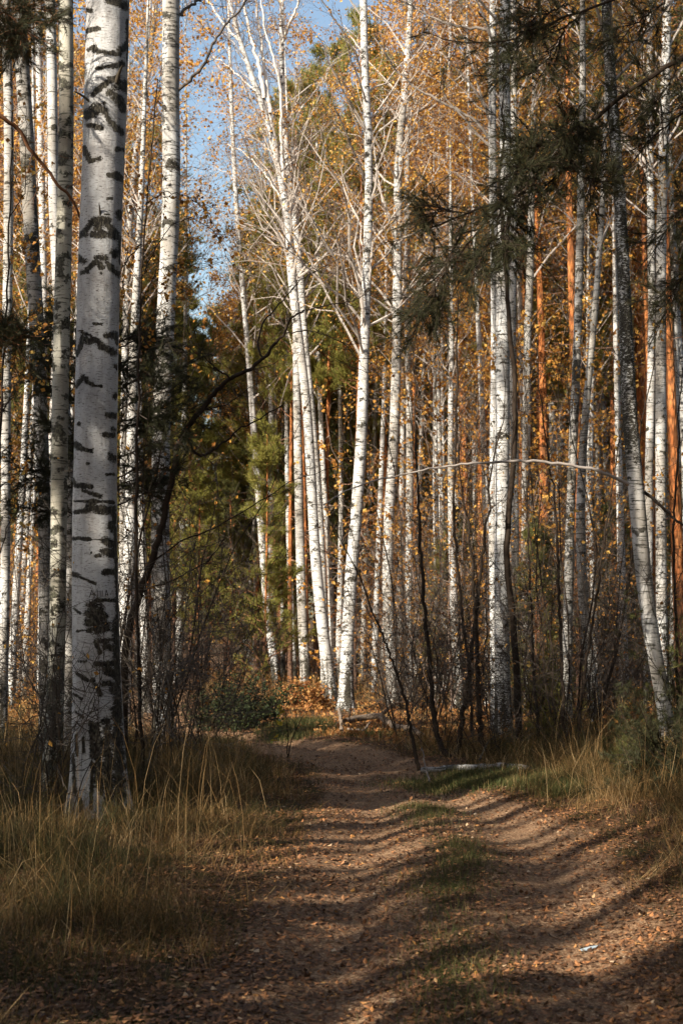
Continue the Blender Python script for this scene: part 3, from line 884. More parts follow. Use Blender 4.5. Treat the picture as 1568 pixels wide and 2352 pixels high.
def straight(H, r0, rng, bend=0.12):
    ph = rng.uniform(0, 6, 2)
    def f(z):
        z = np.asarray(z, float)
        x = bend * np.sin(z * 0.25 + ph[0]) - bend * math.sin(ph[0])
        y = bend * np.sin(z * 0.22 + ph[1]) - bend * math.sin(ph[1])
        r = r0 * (1 - 0.93 * np.clip(z / H, 0, 1) ** 0.9) * (1 + 0.35 * np.exp(-np.maximum(z, 0) / 0.18))
        return np.stack([x, y, z], -1), r
    return f


def post_mesh(fn, H, mat, rng, sides=10, dz=0.12, birch=True, density=1.3, bands=1.5):
    z = np.arange(-0.3, H, dz)
    P, r = fn(z)
    th = np.linspace(-math.pi, math.pi, sides, endpoint=False)
    TH, Z = np.meshgrid(th, z)
    rr = r[:, None] * (1 + 0.03 * vnoise(TH * 2 + 20, Z * 3, 31))
    V = np.stack([P[:, 0:1] + rr * np.sin(TH), P[:, 1:2] - rr * np.cos(TH), np.repeat(P[:, 2:3], sides, 1)], -1)
    i = np.arange(len(z) * sides).reshape(len(z), sides)
    j = np.roll(i, -1, 1)
    q = np.stack([i[:-1], j[:-1], j[1:], i[1:]], -1).reshape(-1, 4)
    m = bark_marks(rng, TH, Z, r0_of(r), H, density, rng.uniform(.5, 1.), bands) if birch else np.zeros(V.shape[:2])
    return make_mesh("trunk", V, q, None, mat, {"mark": m}, True)


def r0_of(r):
    return float(np.mean(r))


def pine_thing(base, label, fn, H, h0, seed, n=46, L=2.0, mat=None, tuft=5, need=13, nl=0.13, nw=0.013, group=None, cat="pine tree", sides=14, name="pine_tree", el=(5, 35), twig_n=6, young=False):
    rng = np.random.default_rng(seed)
    root = thing(name, base, label, cat, group)
    link("trunk", post_mesh(fn, H, M_PINE, rng, sides, 0.12, False), root)
    if young:
        Lf = lambda h: L * (1.03 - np.clip(h / H, 0, 1)) + 0.15
    else:
        Lf = lambda h: L * np.sin(np.clip((h - h0) / (H - h0), 0, 1) * 2.6 + 0.5) + 0.3
    a, v, tr, tint = pine_boughs(rng, fn, h0, H - 0.1, n, Lf, tuft, need, nl, nw, 0.02, el[0], el[1], twig_n)
    if not young:       # dead stubs below the crown
        hh = rng.uniform(h0 * 0.35, h0, 16)
        P0, r = fn(hh)
        D = rand_dirs(rng, 16) * np.array([1, 1, 0.2])
        P, R = grow(rng, P0, unit(D), rng.uniform(0.3, 1.4, 16), np.full(16, 0.012), 5, 0, 0.05, 0.4)
        a.tube(P, R, 4, pale=0.15)
    link("branches", a.mesh("branches", M_PINETWIG), root)
    link("foliage", make_mesh("foliage", v, None, tr, mat or M_NEEDLE, {"tint": tint}), root)
    return root


def P(label, pts, d, H, h0, seed, **kw):
    t = Trunk(pts, d, H, seed, 0.0, 0.3)
    f = lambda z: t.pos(np.asarray(z) + t.zb)
    return pine_thing(t.base, label, f, H, h0, seed, **kw)


P("tall pine with a plain orange trunk at the golden top centre", [(995, 150, 15), (994, 400, 17), (993, 784, 19), (993, 1100, 20), (990, 1300, 21), (988, 1530, 22)], 52, 22, 15.5, 51)
P("orange pine trunk just left of the widest birch of the right-hand cluster", [(1128, 300, 18), (1122, 600, 20), (1116, 784, 22), (1109, 984, 24), (1105, 1230, 26), (1103, 1560, 30)], 36, 20, 15, 52)
P("bright orange pine trunk right beside the dark leaning birch", [(1440, 250, 20), (1444, 425, 22), (1455, 560, 24), (1471, 784, 26), (1478, 1000, 27), (1484, 1550, 30)], 33, 20, 14, 53)
P("reddish pine trunk between the bowed birch and the leaning birch", [(1390, 300, 17), (1384, 784, 20), (1382, 1000, 21), (1381, 1300, 22), (1380, 1545, 24)], 45, 21, 14, 54)
P("narrow dark red pine trunk hard against the brilliant white birch", [(927, 500, 9), (925, 784, 10), (921, 1000, 11), (918, 1300, 12), (915, 1540, 13)], 50, 20, 13, 55)
P("pine trunk in the gap right of the right-hand birch cluster", [(1198, 500, 12), (1196, 784, 13), (1194, 1100, 15), (1191, 1550, 17)], 44, 20, 13, 56)
P("orange pine trunk at the right edge behind the pair of pale birches", [(1556, 300, 20), (1554, 784, 22), (1552, 1100, 23), (1550, 1560, 26)], 41, 21, 13.5, 57)
P("rusty pine trunk between the upright birch and the left-end birch of the middle group", [(664, 600, 10), (661, 784, 12), (659, 1000, 13), (660, 1500, 15)], 56, 20, 12, 58)
P("slim pine trunk with a leaning foot low down left of the middle group", [(560, 1100, 9), (563, 1200, 10), (568, 1350, 11), (574, 1470, 12)], 66, 16, 10, 59)

# ------------------------------------------------------------------ repeated background kinds
def proto_birch(seed, H, r0, h0, leafn, mat=M_GOLD, nbr=34):
    rng = np.random.default_rng(seed)
    fn = straight(H, r0, rng, 0.16)
    root = thing("birch_tree", (0, 0, 0), "x", "birch tree")
    link("trunk", post_mesh(fn, H, M_BIRCH, rng, 10, 0.07, True), root)
    a, c = birch_crown(rng, fn, h0, H - 0.2, nbr, leafn, 0.08, 1.0, 5, 0.9)
    link("branches", a.mesh("branches", M_TWIGLIGHT), root)
    v, tr, tint = leaves(rng, c, 0.085)
    link("foliage", make_mesh("foliage", v, None, tr, mat, {"tint": tint}), root)
    return root


def bare_sapling(seed, H, stems, leafn, leafmat, name="sapling", size=0.045, spread=0.5, bark=None):
    """thin many-stemmed young tree: stems, twigs, few leaves"""
    rng = np.random.default_rng(seed)
    root = thing(name, (0, 0, 0), "x", "sapling")
    n = stems
    az = rng.uniform(0, 2 * math.pi, n)
    el = rad(90) - rad(4) - rad(22) * rng.random(n) * spread * 2
    D = np.stack([np.cos(az) * np.cos(el), np.sin(az) * np.cos(el), np.sin(el)], 1)
    S = np.stack([rng.normal(0, 0.06, n), rng.normal(0, 0.06, n), np.full(n, -0.05)], 1)
    L = H * rng.uniform(0.6, 1.0, n)
    P1, R1 = grow(rng, S, D, L, rng.uniform(0.008, 0.013, n) * (H / 4.5), 9, 0.05, 0.026, 0.2)
    a = Acc()
    a.tube(P1, R1, 6, pale=0.0)
    s, d, pi_, t = along(rng, P1, 16, 0.15, 1.0)
    d2 = unit(d * 0.45 + rng.normal(0, 0.75, d.shape) + np.array([0, 0, 0.05]))
    L2 = L[pi_] * (1.15 - t) * 0.3 + 0.15
    P2, R2 = grow(rng, s, d2, L2, np.full(len(s), 0.0045), 6, 0.05, 0.05, 0.35)
    a.tube(P2, R2, 3, pale=0.10)
    s3, d3, p3, _ = along(rng, P2, 5, 0.2, 1.0)
    d4 = unit(d3 + rng.normal(0, 0.7, d3.shape))
    P3, R3 = grow(rng, s3, d4, L2[p3] * 0.45 + 0.06, np.full(len(s3), 0.0022), 4, 0.0, 0.06, 0.5)
    a.tube(P3, R3, 3, pale=0.12)  # fine twigs coloured paler for the light they catch
    link("stems", a.mesh("stems", bark or M_TWIG), root)
    if leafn:
        Q = P3.reshape(-1, 3)
        c = Q[rng.integers(0, len(Q), leafn)] + rng.normal(0, 0.02, (leafn, 3))
        v, tr, tint = leaves(rng, c, size)
        link("foliage", make_mesh("foliage", v, None, tr, leafmat, {"tint": tint}), root)
    return root


def proto_pine(seed, H, r0, h0, L, young=False, mat=None, n=46, tuft=5, need=12, nl=0.16, nw=0.018, twig_n=6):
    rng = np.random.default_rng(seed)
    return pine_thing((0, 0, 0), "x", straight(H, r0, rng, 0.1), H, h0, seed, n, L, mat, tuft, need, nl, nw, name="young_pine" if young else "pine_tree", sides=10, twig_n=twig_n, young=young, el=(8, 45) if young else (5, 35))


used = set()
MARKS = [(-60, "the left edge"), (110, "the slim lichen-blotched birch"), (225, "the thick birch"), (377, "the second largest birch"), (470, "the far bend of the track"), (560, "the dark green bush"), (640, "the leftmost middle birch"), (760, "the forked birch pair"), (820, "the central curved birch"), (906, "the brilliant white birch"), (1000, "the straight thin birch"), (1085, "the slanting dark sapling"), (1158, "the widest right-hand birch"), (1215, "the slim white birch"), (1300, "the blue-grey birch"), (1377, "the bowed bright birch"), (1440, "the bright orange pine"), (1520, "the leaning birch"), (1610, "the right edge")]


def where(kind, px, d, size, near=24.0, far=34.0):
    m = min(MARKS, key=lambda q: abs(q[0] - px))
    side = "in line with" if abs(px - m[0]) < 9 else ("just left of" if px < m[0] else "just right of")
    dist = "near" if d < near else ("farther back" if d < far else "deep in the wood")
    return f"{size} {kind}, {dist}, {side} {m[1]}"




def place(proto, px, d, rotz, s, label, group, sz=None, cat=None):
    x = (px - 784.0) / F * d
    z = tz(x, d)
    sc = (s, s, sz or s)
    if proto.name not in used:
        used.add(proto.name)
        proto.location = (x, d, z); proto.rotation_euler = (0, 0, rotz); proto.scale = sc
        proto["label"] = label; proto["group"] = group
        if cat: proto["category"] = cat
        return proto
    r = dup(proto, (x, d, z), rotz, sc, label, group)
    if cat: r["category"] = cat
    return r


R_ = np.random.default_rng(77)
FB = [proto_birch(200 + k, 18 + (k % 3), 0.10 + 0.012 * (k % 3), 6.5 + 0.8 * k, 4600, (M_GOLD, M_GOLD, M_RUST)[k % 3]) for k in range(6)]
TS = []
FP = [proto_pine(230 + k, 20 + k % 2, 0.15 + 0.02 * k, 11.5 + k, 2.3) for k in range(3)]
YP = [proto_pine(240 + k, 6.5 + k, 0.06, 0.6, 1.7, True, (M_NEEDLE, M_NEEDLE_OLIVE, M_NEEDLE_OLIVE)[k], 70, 6, 12, 0.14, 0.015, 7) for k in range(3)]
GP = [proto_pine(250 + k, 12.0 + k, 0.09, 2.2, 2.6, True, (M_NEEDLE_OLIVE, M_NEEDLE)[k], 90, 6, 12, 0.17, 0.02, 8) for k in range(2)]
SB = [bare_sapling(260 + k, 3.0 + 0.7 * k, 3 + k % 3, 90, M_RUST) for k in range(5)]
TS = [bare_sapling(280 + k, 6.0 + 1.2 * k, 1 + k, 420, M_GOLD, 'tall_sapling', 0.055, 0.25) for k in range(3)]
GS = [bare_sapling(270 + k, 3.6 + 1.0 * k, 4, 2300, (M_GOLD, M_RUST, M_GOLD)[k], "golden_sapling", 0.06, 0.6, M_TWIGLIGHT) for k in range(3)]


def top_limit(px):
    """how high (picture y) far trees may reach: the open gap of sky"""
    xs = [0, 330, 420, 470, 520, 600, 680, 760, 850, 1000, 1150, 1300, 1568]
    ys = [-300, -100, 350, 620, 640, 470, 330, 240, -100, 150, -100, -300, -400]
    return np.interp(px, xs, ys)


def hmax(px, d):
    return (1440 - top_limit(px)) / F * d + CAM_Z


def jitter_grid(n, x0, x1, d0, d1, rng, power=1.0):
    px = x0 + (x1 - x0) * (np.arange(n) + rng.uniform(0, 1, n)) / n
    d = d0 + (d1 - d0) * rng.random(n) ** power
    return px, rng.permutation(d)


def off_path(px, d, m=1.4):
    x = (px - 784.0) / F * d
    k = min(rut_dist(np.array([x]), np.array([d]), RUT_L)[0], rut_dist(np.array([x]), np.array([d]), RUT_R)[0])
    return k > m


# far birches
px_, d_ = jitter_grid(215, -150, 1720, 31, 88, R_)
for k, (px, d) in enumerate(zip(px_, d_)):
    if not off_path(px, d) or (430 < px < 900 and d < 47): continue
    p = FB[k % 6]
    s = R_.uniform(0.85, 1.1)
    hm = hmax(px, d) / 19.0
    sz = min(s, hm)
    if sz < 0.35: continue
    s = min(s, max(sz, 0.5))
    place(p, px, d, R_.uniform(0, 6.28), s, where("far birch", px, d, ("thin", "slim", "straight")[k % 3], 36, 44) if d < 50 else "far thin white birch among the crowded trunks deep in the wood", "far birches deep in the wood", sz)
# birches of the middle distance, thinner than the front rows
MB = [proto_birch(220 + k, 17 + k, 0.085 + 0.01 * k, 8.0 + 0.8 * k, 2200, M_GOLD, 26) for k in range(4)]
for k, (px, d) in enumerate([(30, 27), (62, 33), (140, 36), (205, 30), (262, 38), (318, 41), (340, 29), (412, 44), (650, 45), (676, 41), (776, 41), (815, 47), (858, 36), (880, 40), (955, 37), (975, 44), (1008, 35), (1025, 42), (1068, 33), (1100, 40), (1120, 30), (1142, 37), (1200, 36), (1232, 31), (1248, 38), (1262, 45), (1318, 34), (1350, 39), (1368, 30), (1400, 36), (1415, 42), (1428, 29), (1462, 36), (1505, 34), (1540, 31), (1560, 37)]):
    place(MB[k % 4], px, d, k * 2.1, 0.85 + 0.3 * R_.random(), where("thin white birch", px, d, ("slim", "straight", "slender")[k % 3], 32, 38), "thin birches of the middle distance")
# pines with clear lower trunks and olive crowns among the front birches
MP = [proto_pine(256 + k, 16.0, 0.10, 7.0, 2.0, False, M_NEEDLE_OLIVE, 60, 7, 12, 0.16, 0.018, 8) for k in range(2)]
for k, (px, d, s, sz) in enumerate([(748, 37, .85, 1.06), (704, 41, .9, 1.12), (885, 39, .85, 1.1), (812, 36, .8, 1.08), (668, 37, .7, 1.0), (1010, 38, .85, 1.05), (1330, 33, .8, .95), (1190, 33, .8, .95), (1072, 40, .9, 1.1), (1250, 36, .85, 1.0), (975, 46, 1.0, 1.2), (590, 46, .9, .86), (1420, 38, .85, 1.05), (330, 44, 1.0, 1.1), (130, 40, .9, 1.1)]):
    place(MP[k % 2], px, d, k * 1.7, s, where("olive-crowned pine" if k % 2 else "yellow-green-crowned pine", px, d, "slim", 38, 42), "olive-crowned pines among the birches", sz)
# tall pines of the middle distance on the right, rust-coloured trunks
for k, (px, d, s) in enumerate([(1240, 30, .9), (1335, 28, .85), (1412, 33, .9), (1492, 30, .85), (1562, 27, .85), (1062, 37, .9), (1018, 41, .9), (962, 43, .9), (1278, 39, .9), (1462, 38, .9), (1224, 37, .9), (1145, 43, .9), (880, 46, .9), (1524, 36, .85), (645, 49, .9), (300, 46, .9)]):
    place(FP[k % 3], px, d, k * 1.9, s, where("rust-trunked pine", px, d, ("tall", "straight", "towering")[k % 3], 31, 38), "rust-trunked pines of the middle distance")
# far pines
px_, d_ = jitter_grid(125, -150, 1720, 36, 88, R_)
for k, (px, d) in enumerate(zip(px_, d_)):
    if not off_path(px, d) or (300 < px < 940 and d < 52): continue
    hm = hmax(px, d) / 20.5
    s = R_.uniform(0.85, 1.1)
    sz = min(s, hm)
    if sz < 0.35: continue
    place(FP[k % 3], px, d, R_.uniform(0, 6.28), min(s, max(sz, 0.6)), where("orange-barked pine", px, d, "tall", 42, 50) if d < 52 else "far orange-barked pine among the crowded trunks deep in the wood", "far pines deep in the wood", sz)
# young and middle-aged green pines
for k, (px, d, s, sz) in enumerate([(440, 47, 1.1, 1.05), (405, 52, 1.3, 1.3), (478, 56, 1.3, 1.2), (520, 50, 1.0, .8), (600, 60, 1.4, 1.25), (556, 66, 1.3, 1.15), (355, 42, 1.1, 1.1), (725, 47, 1.2, 1.5), (775, 60, 1.5, 1.85), (700, 43, .9, 1.3), (965, 50, 1.2, 1.25), (1250, 42, 1.0, 1.), (1390, 46, 1.0, 1.), (690, 55, 1.4, 1.5), (1010, 60, 1.3, 1.6), (860, 66, 1.4, 1.7), (870, 45, 1.1, 1.5), (1060, 46, 1.1, 1.5), (1330, 43, 1.0, 1.45), (1480, 44, 1.1, 1.45), (250, 50, 1.2, 1.3), (60, 44, 1.1, 1.1), (1560, 40, 1.0, 1.1), (640, 52, 1.1, .9), (1180, 60, 1.3, 1.7), (590, 50, .9, .7), (455, 40, .6, .5), (525, 42, .6, .45)]):
    place(GP[k % 2], px, d, k * 1.3, s, where("olive-green pine" if k % 2 == 0 else "dull green pine", px, d, "half-grown" if sz < 1.2 else "full-grown", 36, 52), "half-grown pines behind the birches", sz)
for k in range(30):
    px, d = R_.uniform(250, 1568), R_.uniform(24, 50)
    if not off_path(px, d, 2.0) or 640 < px < 960: continue
    place(YP[k % 3], px, d, k * 1.1, R_.uniform(0.45, 0.95), where("bushy pine" , px, d, "small", 32, 42), "small pines in the undergrowth")
# golden saplings
for k in range(62):
    px, d = R_.uniform(-60, 1620), R_.uniform(28, 62)
    if not off_path(px, d, 2.0): continue
    if 360 < px < 880 and (R_.random() < 0.45 or d < 46): continue
    place(GS[k % 3], px, d, R_.uniform(0, 6.28), R_.uniform(0.8, 1.7), where("orange-leaved tree", px, d, "young", 36, 50), "orange-leaved young trees in the undergrowth")
# bare saplings
for k in range(70):
    right = R_.random() < 0.55
    px = R_.uniform(880, 1620) if right else R_.uniform(-40, 560)
    d = R_.uniform(20, 42)
    if not off_path(px, d, 1.3): continue
    sz_ = R_.uniform(0.6, 1.25)
    place(SB[k % 5], px, d, R_.uniform(0, 6.28), sz_, where("bare sapling", px, d, "low" if sz_ < .8 else ("middling" if sz_ < .95 else "stout") if sz_ < 1.1 else "tall"), "bare saplings between the birches")

for k in range(16):
    px, d = R_.uniform(225, 560), R_.uniform(15.5, 25)
    if not off_path(px, d, 1.2): continue
    sz_ = R_.uniform(0.6, 1.1)
    place(SB[(k * 2) % 5], px, d, R_.uniform(0, 6.28), sz_, where("leafless shrub", px, d, ("low", "spindly", "wiry")[k % 3], 18, 22), "leafless shrubs on the left")
for k in range(40):
    px = R_.uniform(820, 1600) if R_.random() < 0.68 else R_.uniform(-20, 520)
    d = R_.uniform(19, 40)
    if not off_path(px, d, 1.3): continue
    place(TS[k % 3], px, d, R_.uniform(0, 6.28), R_.uniform(0.7, 1.25), where("slim sapling" if k % 3 == 0 else "forked sapling", px, d, "very tall"), "tall bare saplings between the birches")

# the mass of the wood beyond everything one can tell apart
def far_wood():
    rng = np.random.default_rng(301)
    a = Acc()
    n = 46000
    px = rng.uniform(-500, 2070, n)
    d = rng.uniform(88, 125, n)
    hm = np.minimum((1440 - top_limit(px) * 1.0 - 60) / F * d + CAM_Z, 20)
    x = (px - 784) / F * d
    clump = vnoise(x * 0.35, d * 0.35, 40)
    z = rng.random(n) ** 0.85 * hm * (0.86 + 0.2 * clump)
    keep = rng.random(n) < 0.55 + 0.5 * vnoise(x * 0.6 + 5, z * 0.6, 41)
    c = np.stack([x, d, z], 1)[keep]
    v, t, tint = leaves(rng, c, 0.34, 0.8)
    a.add(v, None, t, tint=tint)
    return a


fw = far_wood()
tag(link("distant_woodland", fw.mesh("distant_woodland", M_GOLD)), "brown and orange mass of leaves far behind all trunks", "woodland", None, "stuff")


def undergrowth():
    rng = np.random.default_rng(302)
    a = Acc()
    n = 60000
    d = 19 + 60 * rng.random(n) ** 1.3
    px = rng.uniform(-200, 1770, n)
    x = (px - 784) / F * d
    dl, dr = rut_dist(x, d, RUT_L), rut_dist(x, d, RUT_R)
    keep = np.minimum(dl, dr) > 1.0
    x, d = x[keep], d[keep]
    z = terrain(x, d) + np.abs(rng.normal(0, 0.22, len(x))) * np.where((np.abs(x - 0.3) < 3) & (d < 31), 0.25, 1.0) * (0.6 + 0.7 * vnoise(x * 0.8, d * 0.8, 43))
    v, t, tint = leaves(rng, np.stack([x, d, z], 1), 0.075, 0.7)
    a.add(v, None, t, tint=tint)
    return a


tag(link("undergrowth", undergrowth().mesh("undergrowth", M_RUST)), "low brown and rust leaves covering the ground between the trunks", "undergrowth", None, "stuff")

# ------------------------------------------------------------------ near things
def limb_thing_parts(acc, pts, d, w0, w1, rng, sides=8, base=np.zeros(3), dy=0.0, pale=0.0, K=26, jag=0.006):
    """one limb through picture points; returns its polyline (relative to base)"""
    W = np.array([at(x, y, d + dy * i / max(len(pts) - 1, 1)) for i, (x, y) in enumerate(pts)])
    s = np.concatenate([[0], np.cumsum(np.linalg.norm(np.diff(W, axis=0), axis=1))])
    t = np.linspace(0, s[-1], K)
    Pp = np.stack([np.interp(t, s, W[:, i]) for i in range(3)], 1)
    Pp[1:-1] = (Pp[:-2] + 2 * Pp[1:-1] + Pp[2:]) / 4
    Pp = Pp + rng.normal(0, jag, Pp.shape) - base
    R = np.linspace(w0, w1, K) * 0.5 * d / F
    acc.tube(Pp[None], R[None], sides, pale=pale)
    return Pp


def twigs_on(acc, rng, Pp, n, L, r=0.004, pale=0.05, spread=0.7, grav=0.0, sub=3, t0=0.1):
    s, d, _, t = along(rng, Pp[None], n, t0, 1.0)
    d2 = unit(d * 0.6 + rng.normal(0, spread, d.shape) + np.array([0, 0, grav]))
    L2 = L * rng.uniform(0.4, 1.2, n)
    P2, R2 = grow(rng, s, d2, L2, np.full(n, r), 7, 0.0, 0.05, 0.3)
    acc.tube(P2, R2, 4, pale=pale)
    s3, d3, p3, _ = along(rng, P2, sub, 0.2, 1.0)
    d4 = unit(d3 + rng.normal(0, 0.6, d3.shape))
    P3, R3 = grow(rng, s3, d4, L2[p3] * 0.45, np.full(len(s3), r * 0.55), 5, 0.0, 0.06, 0.4)
    acc.tube(P3, R3, 3, pale=pale)
    return P3


# crooked dark little tree right of the thick birch
rg = np.random.default_rng(401)
D0 = 14.5
base = at(288, 1730, D0); base[2] = tz(base[0], D0)
cr = thing("crooked_tree", base, "dark crooked small tree with lichen reaching right from beside the thick birch", "small tree")
a = Acc()
p1 = limb_thing_parts(a, [(286, 1760), (284, 1600), (290, 1480), (302, 1420), (322, 1360), (350, 1290), (372, 1210), (385, 1140), (400, 1085), (408, 1030), (425, 985), (452, 955)], D0, 20, 13, rg, 10, base, 0.4, K=44)
p2 = limb_thing_parts(a, [(452, 955), (490, 905), (530, 868), (575, 848), (605, 825), (628, 795), (655, 765), (662, 735), (700, 712)], D0 + .4, 13, 4, rg, 9, base, -0.5, K=40)
twl = [p2]
for pts, w in (([(425, 985), (440, 1035), (470, 1050), (510, 1020), (550, 985), (600, 960), (650, 930)], 7), ([(452, 955), (470, 940), (520, 930), (560, 900)], 4), ([(530, 868), (500, 850), (470, 820), (455, 800)], 5), ([(605, 825), (590, 790), (600, 745), (640, 700), (690, 640), (750, 610)], 5), ([(350, 1290), (420, 1240), (500, 1210), (600, 1150), (660, 1110), (760, 1075), (800, 1060)], 4), ([(700, 712), (760, 700), (820, 690), (880, 640)], 3.5), ([(400, 1085), (360, 1060), (340, 1100)], 5), ([(322, 1360), (400, 1330), (480, 1290), (520, 1230)], 4), ([(655, 765), (720, 760), (790, 790), (850, 860)], 3)):
    twl.append(limb_thing_parts(a, pts, D0 + .2, w, max(w * .35, 1.2), rg, 6, base, rg.uniform(-.6, .6)))
for p in twl:
    twigs_on(a, rg, p, 13, 0.7, 0.0036, 0.02, 0.8, 0.0, 4)
link("limbs", a.mesh("limbs", M_TWIG, True), cr)

# dark sapling before the wide birch and other dark thin stems on the right
dark = [
    ("black sinuous young tree before the widest birch of the right-hand cluster", [(1150, 470), (1160, 620), (1172, 784), (1184, 900), (1180, 1050), (1165, 1190), (1160, 1284), (1174, 1384), (1186, 1550), (1192, 1720)], 18.5, 17, 9),
    ("thin black sapling arching up over the track, leftmost of the dark right-hand stems", [(870, 1440), (890, 1490), (919, 1568), (938, 1640), (949, 1708), (960, 1765)], 17.2, 9, 4),
    ("bent black sapling with a hooked foot at the edge of the track", [(960, 1150), (970, 1350), (985, 1500), (992, 1600), (1000, 1680), (1012, 1715), (1032, 1742)], 18.0, 13, 5),
    ("slanting dark sapling leaning right, foot beside the hooked one", [(1110, 1250), (1095, 1400), (1075, 1550), (1062, 1640), (1048, 1740)], 18.0, 13, 6),
    ("stout dark sapling with peeling foot left of the sinuous young tree", [(1085, 1330), (1092, 1450), (1098, 1600), (1102, 1690), (1118, 1740)], 17.9, 14, 7),
    ("tall thin dark sapling standing right of the straight thin birch", [(1050, 800), (1046, 1000), (1040, 1200), (1060, 1400), (1078, 1550), (1085, 1700)], 19.5, 8, 4),
    ("dark stem with a green-tinged bark low on the right of the sinuous tree", [(1270, 1100), (1280, 1300), (1288, 1500), (1296, 1740)], 18.2, 9, 4),
    ("thin dark stem before the bowed birch on the right", [(1400, 1150), (1372, 1350), (1345, 1520), (1330, 1650), (1325, 1745)], 18.0, 8, 4),
    ("grey slim stem left of the black sinuous tree, standing at the log", [(1210, 1180), (1218, 1380), (1225, 1550), (1236, 1700)], 18.8, 7, 4),
    ("dark sapling between the pair of pale birches and the right edge", [(1560, 1000), (1545, 1200), (1550, 1400), (1558, 1700)], 19.0, 8, 5),
]
for k, (lab, pts, d, w0, tw) in enumerate(dark):
    rg = np.random.default_rng(420 + k)
    b = at(pts[-1][0], pts[-1][1], d); b[2] = tz(b[0], d)
    root = thing("dark_sapling", b, lab, "sapling")
    a = Acc()
    x0, y0 = pts[-1]
    foot = at(x0, y0, d); 
    main = limb_thing_parts(a, pts[::-1], d, w0, w0 * .5, rg, 10, b, 0.3, K=40, jag=0.008)
    # the foot goes into the ground
    ft = main[0]; a.tube(np.stack([ft, ft - [0, 0, .12], ft - [0, 0, .4]])[None], np.array([[1, 1.2, 1.3]]) * w0 * .5 * d / F, 8, pale=0.0)
    top = main[-1]
    dr_ = unit(main[-1] - main[-6])
    P_, R1_ = grow(rg, top[None], dr_[None], np.array([2.2]), np.array([w0 * .25 * d / F]), 10, 0.05, 0.02, 0.2)
    a.tube(P_, R1_, 6, pale=0.0)
    for pp in (main, P_[0]):
        twigs_on(a, rg, pp, 4 * tw, 0.95, 0.0042, 0.0, 0.6, 0.25, 4, 0.2)
    link("stems", a.mesh("stems", M_TWIG, True), root)

# single great limbs of certain birches
def add_limbs(start_label, d, limbs, mat, seed, pale, ntw=10, L=0.9):
    root = [o for o in COL.objects if str(o.get("label", "")).startswith(start_label)][0]
    b = np.array(root.location)
    rng = np.random.default_rng(seed)
    for pts, w0, w1 in limbs:
        a = Acc()
        pp = limb_thing_parts(a, pts, d, w0, w1, rng, 8, b, rng.uniform(-0.7, 0.7), pale, 30, 0.012)
        twigs_on(a, rng, pp, ntw, L, 0.0045, pale * 0.2, 0.6, 0.25, 5, 0.15)
        link("limb", a.mesh("limb", mat, True), root)


add_limbs("tall bright birch forking", 29.0, [
    ([(640, 385), (618, 262), (606, 226), (572, 164), (555, 99), (510, 51), (470, -10)], 11, 4), ([(606, 226), (596, 154), (575, 80), (562, 20), (555, -60)], 10, 4),
    ([(622, 262), (609, 178), (599, 79), (589, 10), (585, -60)], 9, 4), ([(650, 420), (644, 191), (627, 130), (609, 75), (596, -20)], 9, 3.5),
    ([(606, 226), (560, 185), (527, 154), (490, 130)], 5, 2), ([(660, 480), (610, 400), (560, 350), (520, 330)], 5, 2)], M_TWIGLIGHT, 901, 0.95)
add_limbs("second stem of the forked", 30.0, [([(646, 110), (661, 62), (681, 20), (700, -60)], 8, 4), ([(655, 320), (690, 250), (730, 200), (760, 150)], 5, 2)], M_TWIGLIGHT, 902, 0.9)
add_limbs("second largest birch", 20.0, [([(405, 215), (440, 180), (465, 150), (495, 90), (525, 50), (560, 10), (600, -30)], 8, 4), ([(408, 40), (430, 18), (470, -8), (520, -40)], 8, 5), ([(400, 250), (350, 270), (320, 285)], 5, 2)], M_TWIG, 903, 0.2, 16, 1.0)
add_limbs("curved banded birch", 27.6, [([(846, 450), (830, 390), (806, 335), (790, 290), (770, 250)], 8, 3), ([(848, 440), (858, 380), (875, 345), (905, 320)], 6, 2.5), ([(840, 200), (815, 120), (780, 60), (740, 0)], 6, 3)], M_TWIG, 904, 0.15, 12, 0.9)
add_limbs("banded birch left of the wide", 23.0, [([(1132, 330), (1100, 285), (1064, 260), (984, 220), (940, 190), (909, 160), (859, 85)], 8, 3), ([(1129, 68), (1084, 65), (1024, 55), (974, 30), (919, 0), (880, -30)], 8, 3.5)], M_LICHENTWIG, 905, 0.45, 16, 0.9)

# the long pale branch hanging from the leaning birch across the cluster
rg = np.random.default_rng(450)
b = at(1446, 1112, 18.2)
root = thing("hanging_branch", b, "long thin pale branch lying almost level across the right-hand trunks, caught on the leaning birch", "branch")
a = Acc()
m_ = limb_thing_parts(a, [(1450, 1114), (1400, 1095), (1370, 1080), (1309, 1069), (1259, 1061), (1190, 1058), (1084, 1064), (1000, 1074), (959, 1083), (900, 1095), (859, 1104), (794, 1127), (740, 1160)], 18.0, 8.5, 2.5, rg, 8, b, -0.6, pale=0.75, K=50)
twigs_on(a, rg, m_, 22, 0.5, 0.0035, 0.2, 0.7, -0.1, 3)
link("wood", a.mesh("wood", M_LICHENTWIG, True), root)
rg = np.random.default_rng(451)
b = at(1470, 1130, 18.2)
root = thing("hanging_branch", b, "dark bare bough sloping down from the leaning birch to the right edge", "branch")
a = Acc()
m_ = limb_thing_parts(a, [(1462, 1122), (1490, 1138), (1520, 1165), (1545, 1190), (1600, 1230)], 18.0, 9, 5, rg, 8, b, 0.4, pale=0.1)
twigs_on(a, rg, m_, 12, 0.5)
link("wood", a.mesh("wood", M_TWIG, True), root)


